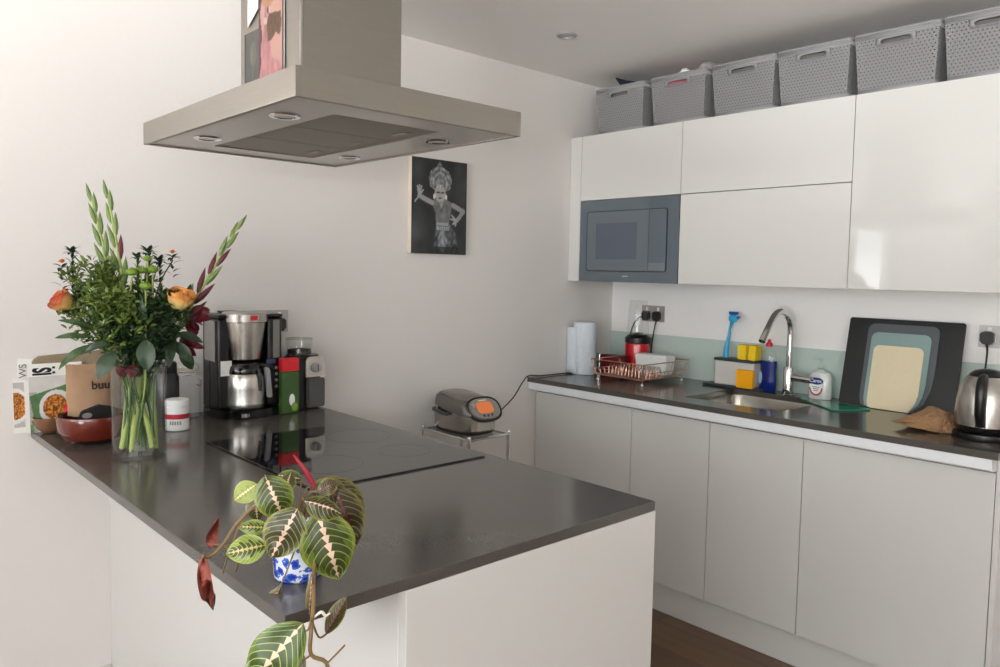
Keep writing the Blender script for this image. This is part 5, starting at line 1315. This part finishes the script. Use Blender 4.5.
# ------------------------------------------------------------------ chopping boards and mats
sl2 = Vector((0, .23, 1)).normalized(); kn = Vector((0, -1, .23)).normalized()
def leanboard(name, out, off, th, m, label, cat, bev=.001):
    o = Vector((0, -.115-off, KZ+.002))
    mb = MB(); mb.prism(out, o, (1, 0, 0), sl2, kn*th, bev); return mb.build(name, m, label=label, cat=cat)
def shift(P, x, y): return [(p[0]+x, p[1]+y) for p in P]
leanboard('granite_board', shift(rrect(.452, .376, .010), 1.364, .0), .0, .008, M['granite'], 'large black speckled worktop saver board leaning on the back wall', 'board')
def matshape(x0, x1, h, r, bl, brc, n=6):
    P = [(x0+bl, 0)]
    P += [(x1-brc*.9, 0), (x1-brc*.35, .020+brc*.25), (x1-.006, brc*1.25), (x1, brc*2.1)]
    P += [(x1-r+r*math.cos(PI/2*i/n), h-r+r*math.sin(PI/2*i/n)) for i in range(n+1)]
    P += [(x0+r-r*math.sin(PI/2*i/n), h-r+r*math.cos(PI/2*i/n)) for i in range(n+1)]
    P += [(x0+.001, bl*1.4), (x0+bl*.3, bl*.3)]; return P
leanboard('grey_chopping_mat', matshape(1.449, 1.729, .356, .03, .03, .075), .012, .0025, M['gmat'], 'dark grey chopping mat, largest and rearmost of the nested three', 'chopping mat', 0)
leanboard('teal_chopping_mat', matshape(1.470, 1.704, .320, .028, .026, .055), .020, .0025, M['teal'], 'muted teal chopping mat, middle one of the nested three', 'chopping mat', 0)
leanboard('cream_chopping_mat', matshape(1.488, 1.684, .266, .024, .020, .035), .028, .0025, M['cream'], 'cream chopping mat with knife marks, frontmost of the nested three', 'chopping mat', 0)
mb = MB(); mb.prism([(1.213, -.165), (1.435, -.345), (1.452, -.345), (1.530, -.205), (1.525, -.185), (1.33, -.150), (1.24, -.135)], (0, 0, KZ+.001), (1, 0, 0), (0, 1, 0), (0, 0, .005), .0012)
mb.build('green_mat', M['mint'], label='flat sea green board lying beside the sink', cat='board')

# crumpled paper bag
b = bmesh.new(); bmesh.ops.create_icosphere(b, subdivisions=5, radius=1)
for v in b.verts:
    p = v.co.copy(); tpr = max(0, (-p.x+.1)); kx = .085
    k = 1+.20*noise.noise(p*2.3+Vector((4, 0, 0)))+.13*(1-abs(noise.noise(p*5)))+.07*noise.noise(p*9)
    sy = .085*(1-.72*tpr**1.2); sz = .040*(1-.88*tpr**.9)
    v.co = Vector((p.x*(.080 if p.x > 0 else .108)*k, p.y*sy*k, max(-.9*sz*.5, p.z*sz*k*1.35)))
mt = Matrix.Translation((1.822, -.420, KZ+.0265)) @ Matrix.Rotation(.62, 4, 'Z')
zmin = min((mt @ v.co).z for v in b.verts); mt = Matrix.Translation((0, 0, KZ+.001-zmin)) @ mt
bmesh.ops.transform(b, matrix=mt, verts=b.verts)
MB().bm(b).build('paper_bag', M['crump'], label='crumpled brown paper bag lying beside the kettle', cat='bag', angle=28); b.free()

# kettle
kx, ky = 2.003, -.425
kt = thing('kettle', (kx, ky, KZ), 'brushed steel electric kettle on a black base at the right end', 'kettle')
MB().lathe(kx, ky, [(0, KZ+.001), (.094, KZ+.001), (.096, KZ+.006), (.094, KZ+.020), (.080, KZ+.026), (0, KZ+.026)], 56).build('power_base', M['black'], kt)
MB().lathe(kx, ky, [(0, KZ+.0265), (.082, KZ+.0265), (.090, KZ+.030), (.0925, KZ+.046)], 56).build('lower_ring', M['blackg'], kt)
MB().lathe(kx, ky, [(.0925, KZ+.0465), (.0925, KZ+.08), (.089, KZ+.13), (.080, KZ+.175), (.064, KZ+.205), (.056, KZ+.213)], 64).build('body', M['steel'], kt)
MB().lathe(kx, ky, [(.056, KZ+.2135), (.053, KZ+.220), (.040, KZ+.231), (.018, KZ+.237), (0, KZ+.238)], 48).build('lid', M['black'], kt)
hdv = Vector((.13, -.99, 0)).normalized(); hp = lambda r, z: (kx+hdv.x*r, ky+hdv.y*r, KZ+z)
sdv = Vector((-hdv.y, hdv.x, 0))
mb = MB(); mb.tube([hp(.055, .208), hp(.078, .212), hp(.104, .196), hp(.116, .150), hp(.114, .090), hp(.098, .056)], [.012, .0155, .0175, .0175, .0165, .012], 14, sub=5); mb.build('handle', M['black'], kt)
mb = MB(); mb.box(-.015, .015, -.0015, .0015, -.082, .072, .0012, mtx=Matrix.Translation(hp(.0925, .130)) @ Matrix.Rotation(math.atan2(hdv.y, hdv.x)+PI/2, 4, 'Z')); mb.build('handle_strip', M['blackg'], kt)
mb = MB(); q = -hdv
for_sp = [Vector((kx, ky, KZ+.165))+q*.078, Vector((kx, ky, KZ+.19))+q*.088, Vector((kx, ky, KZ+.208))+q*.098]
mb.tube(for_sp, [.022, .018, .012], 14); mb.build('spout', M['steel'], kt)

# ------------------------------------------------------------------ daylight
w = bpy.data.worlds.new('World'); bpy.context.scene.world = w; w.use_nodes = True; nt = w.node_tree
bg = nt.nodes['Background']; tc = nt.nodes.new('ShaderNodeTexCoord'); sp = nt.nodes.new('ShaderNodeSeparateXYZ'); nt.links.new(tc.outputs['Generated'], sp.inputs[0])
cr = nt.nodes.new('ShaderNodeValToRGB'); nt.links.new(node_math(nt, 'MULTIPLY_ADD', sp.outputs[2], .5, .5), cr.inputs[0])
e = cr.color_ramp.elements; e[0].position = .44; e[0].color = (2.12, 2.12, 2.12, 1); e[1].position = .52; e[1].color = (.45, .47, .49, 1)  # ground half invented brighter than the sky, to throw light on the ceiling
x = cr.color_ramp.elements.new(.9); x.color = (.28, .33, .40, 1)
n = nt.nodes.new('ShaderNodeTexNoise'); n.inputs['Scale'].default_value = 4; nt.links.new(tc.outputs['Generated'], n.inputs['Vector'])
nt.links.new(mixc(nt, n.outputs['Fac'], cr.outputs[0], (.9, .92, .95, 1)) if 0 else cr.outputs[0], bg.inputs[0]); bg.inputs[1].default_value = 19
def portal(loc, rot, sx, sy):
    l = bpy.data.lights.new('window_daylight', 'AREA'); l.shape = 'RECTANGLE'; l.size = sx; l.size_y = sy; l.cycles.is_portal = True
    o = bpy.data.objects.new('window_daylight', l); o.location = loc; o.rotation_euler = rot; C.objects.link(o)
for h in WF: portal(((h[0]+h[1])/2, RY-.16, (h[2]+h[3])/2), (PI/2, 0, 0), h[1]-h[0], h[3]-h[2])
h = WL[0]; portal((-.16, (h[0]+h[1])/2, (h[2]+h[3])/2), (PI/2, 0, -PI/2), h[1]-h[0], h[3]-h[2])
for h in WR: portal((RX+.16, (h[0]+h[1])/2, (h[2]+h[3])/2), (PI/2, 0, PI/2), h[1]-h[0], h[3]-h[2])

# ------------------------------------------------------------------ camera
cam = bpy.data.cameras.new('camera'); co = bpy.data.objects.new('camera', cam); C.objects.link(co)
cam.sensor_width = 36; cam.lens = 771.84*36/1000; cam.shift_x = -.00128; cam.shift_y = -.01275; cam.clip_start = .05
rx, ry_, rz_ = -.0641, .019, .8291
f = Vector((-math.sin(rz_)*math.cos(rx), math.cos(rz_)*math.cos(rx), math.sin(rx))); r = Vector((math.cos(rz_), math.sin(rz_), 0)); u = r.cross(f)
r2 = r*math.cos(ry_)+u*math.sin(ry_); u2 = -r*math.sin(ry_)+u*math.cos(ry_)
mt = Matrix((r2, u2, -f)).transposed().to_4x4(); mt.translation = Vector((2.8138, -3.4327, 1.5287)); co.matrix_world = mt
sc = bpy.context.scene; sc.camera = co
sc.view_settings.view_transform = 'Standard'; sc.view_settings.look = 'None'; sc.view_settings.gamma = 1; sc.view_settings.use_curve_mapping = False
sc.view_settings.exposure = -.19
cy = sc.cycles; cy.max_bounces = 10; cy.diffuse_bounces = 6; cy.glossy_bounces = 5; cy.transmission_bounces = 6; cy.transparent_max_bounces = 24
cy.use_denoising = True; cy.sample_clamp_indirect = 6; cy.caustics_reflective = False; cy.caustics_refractive = False
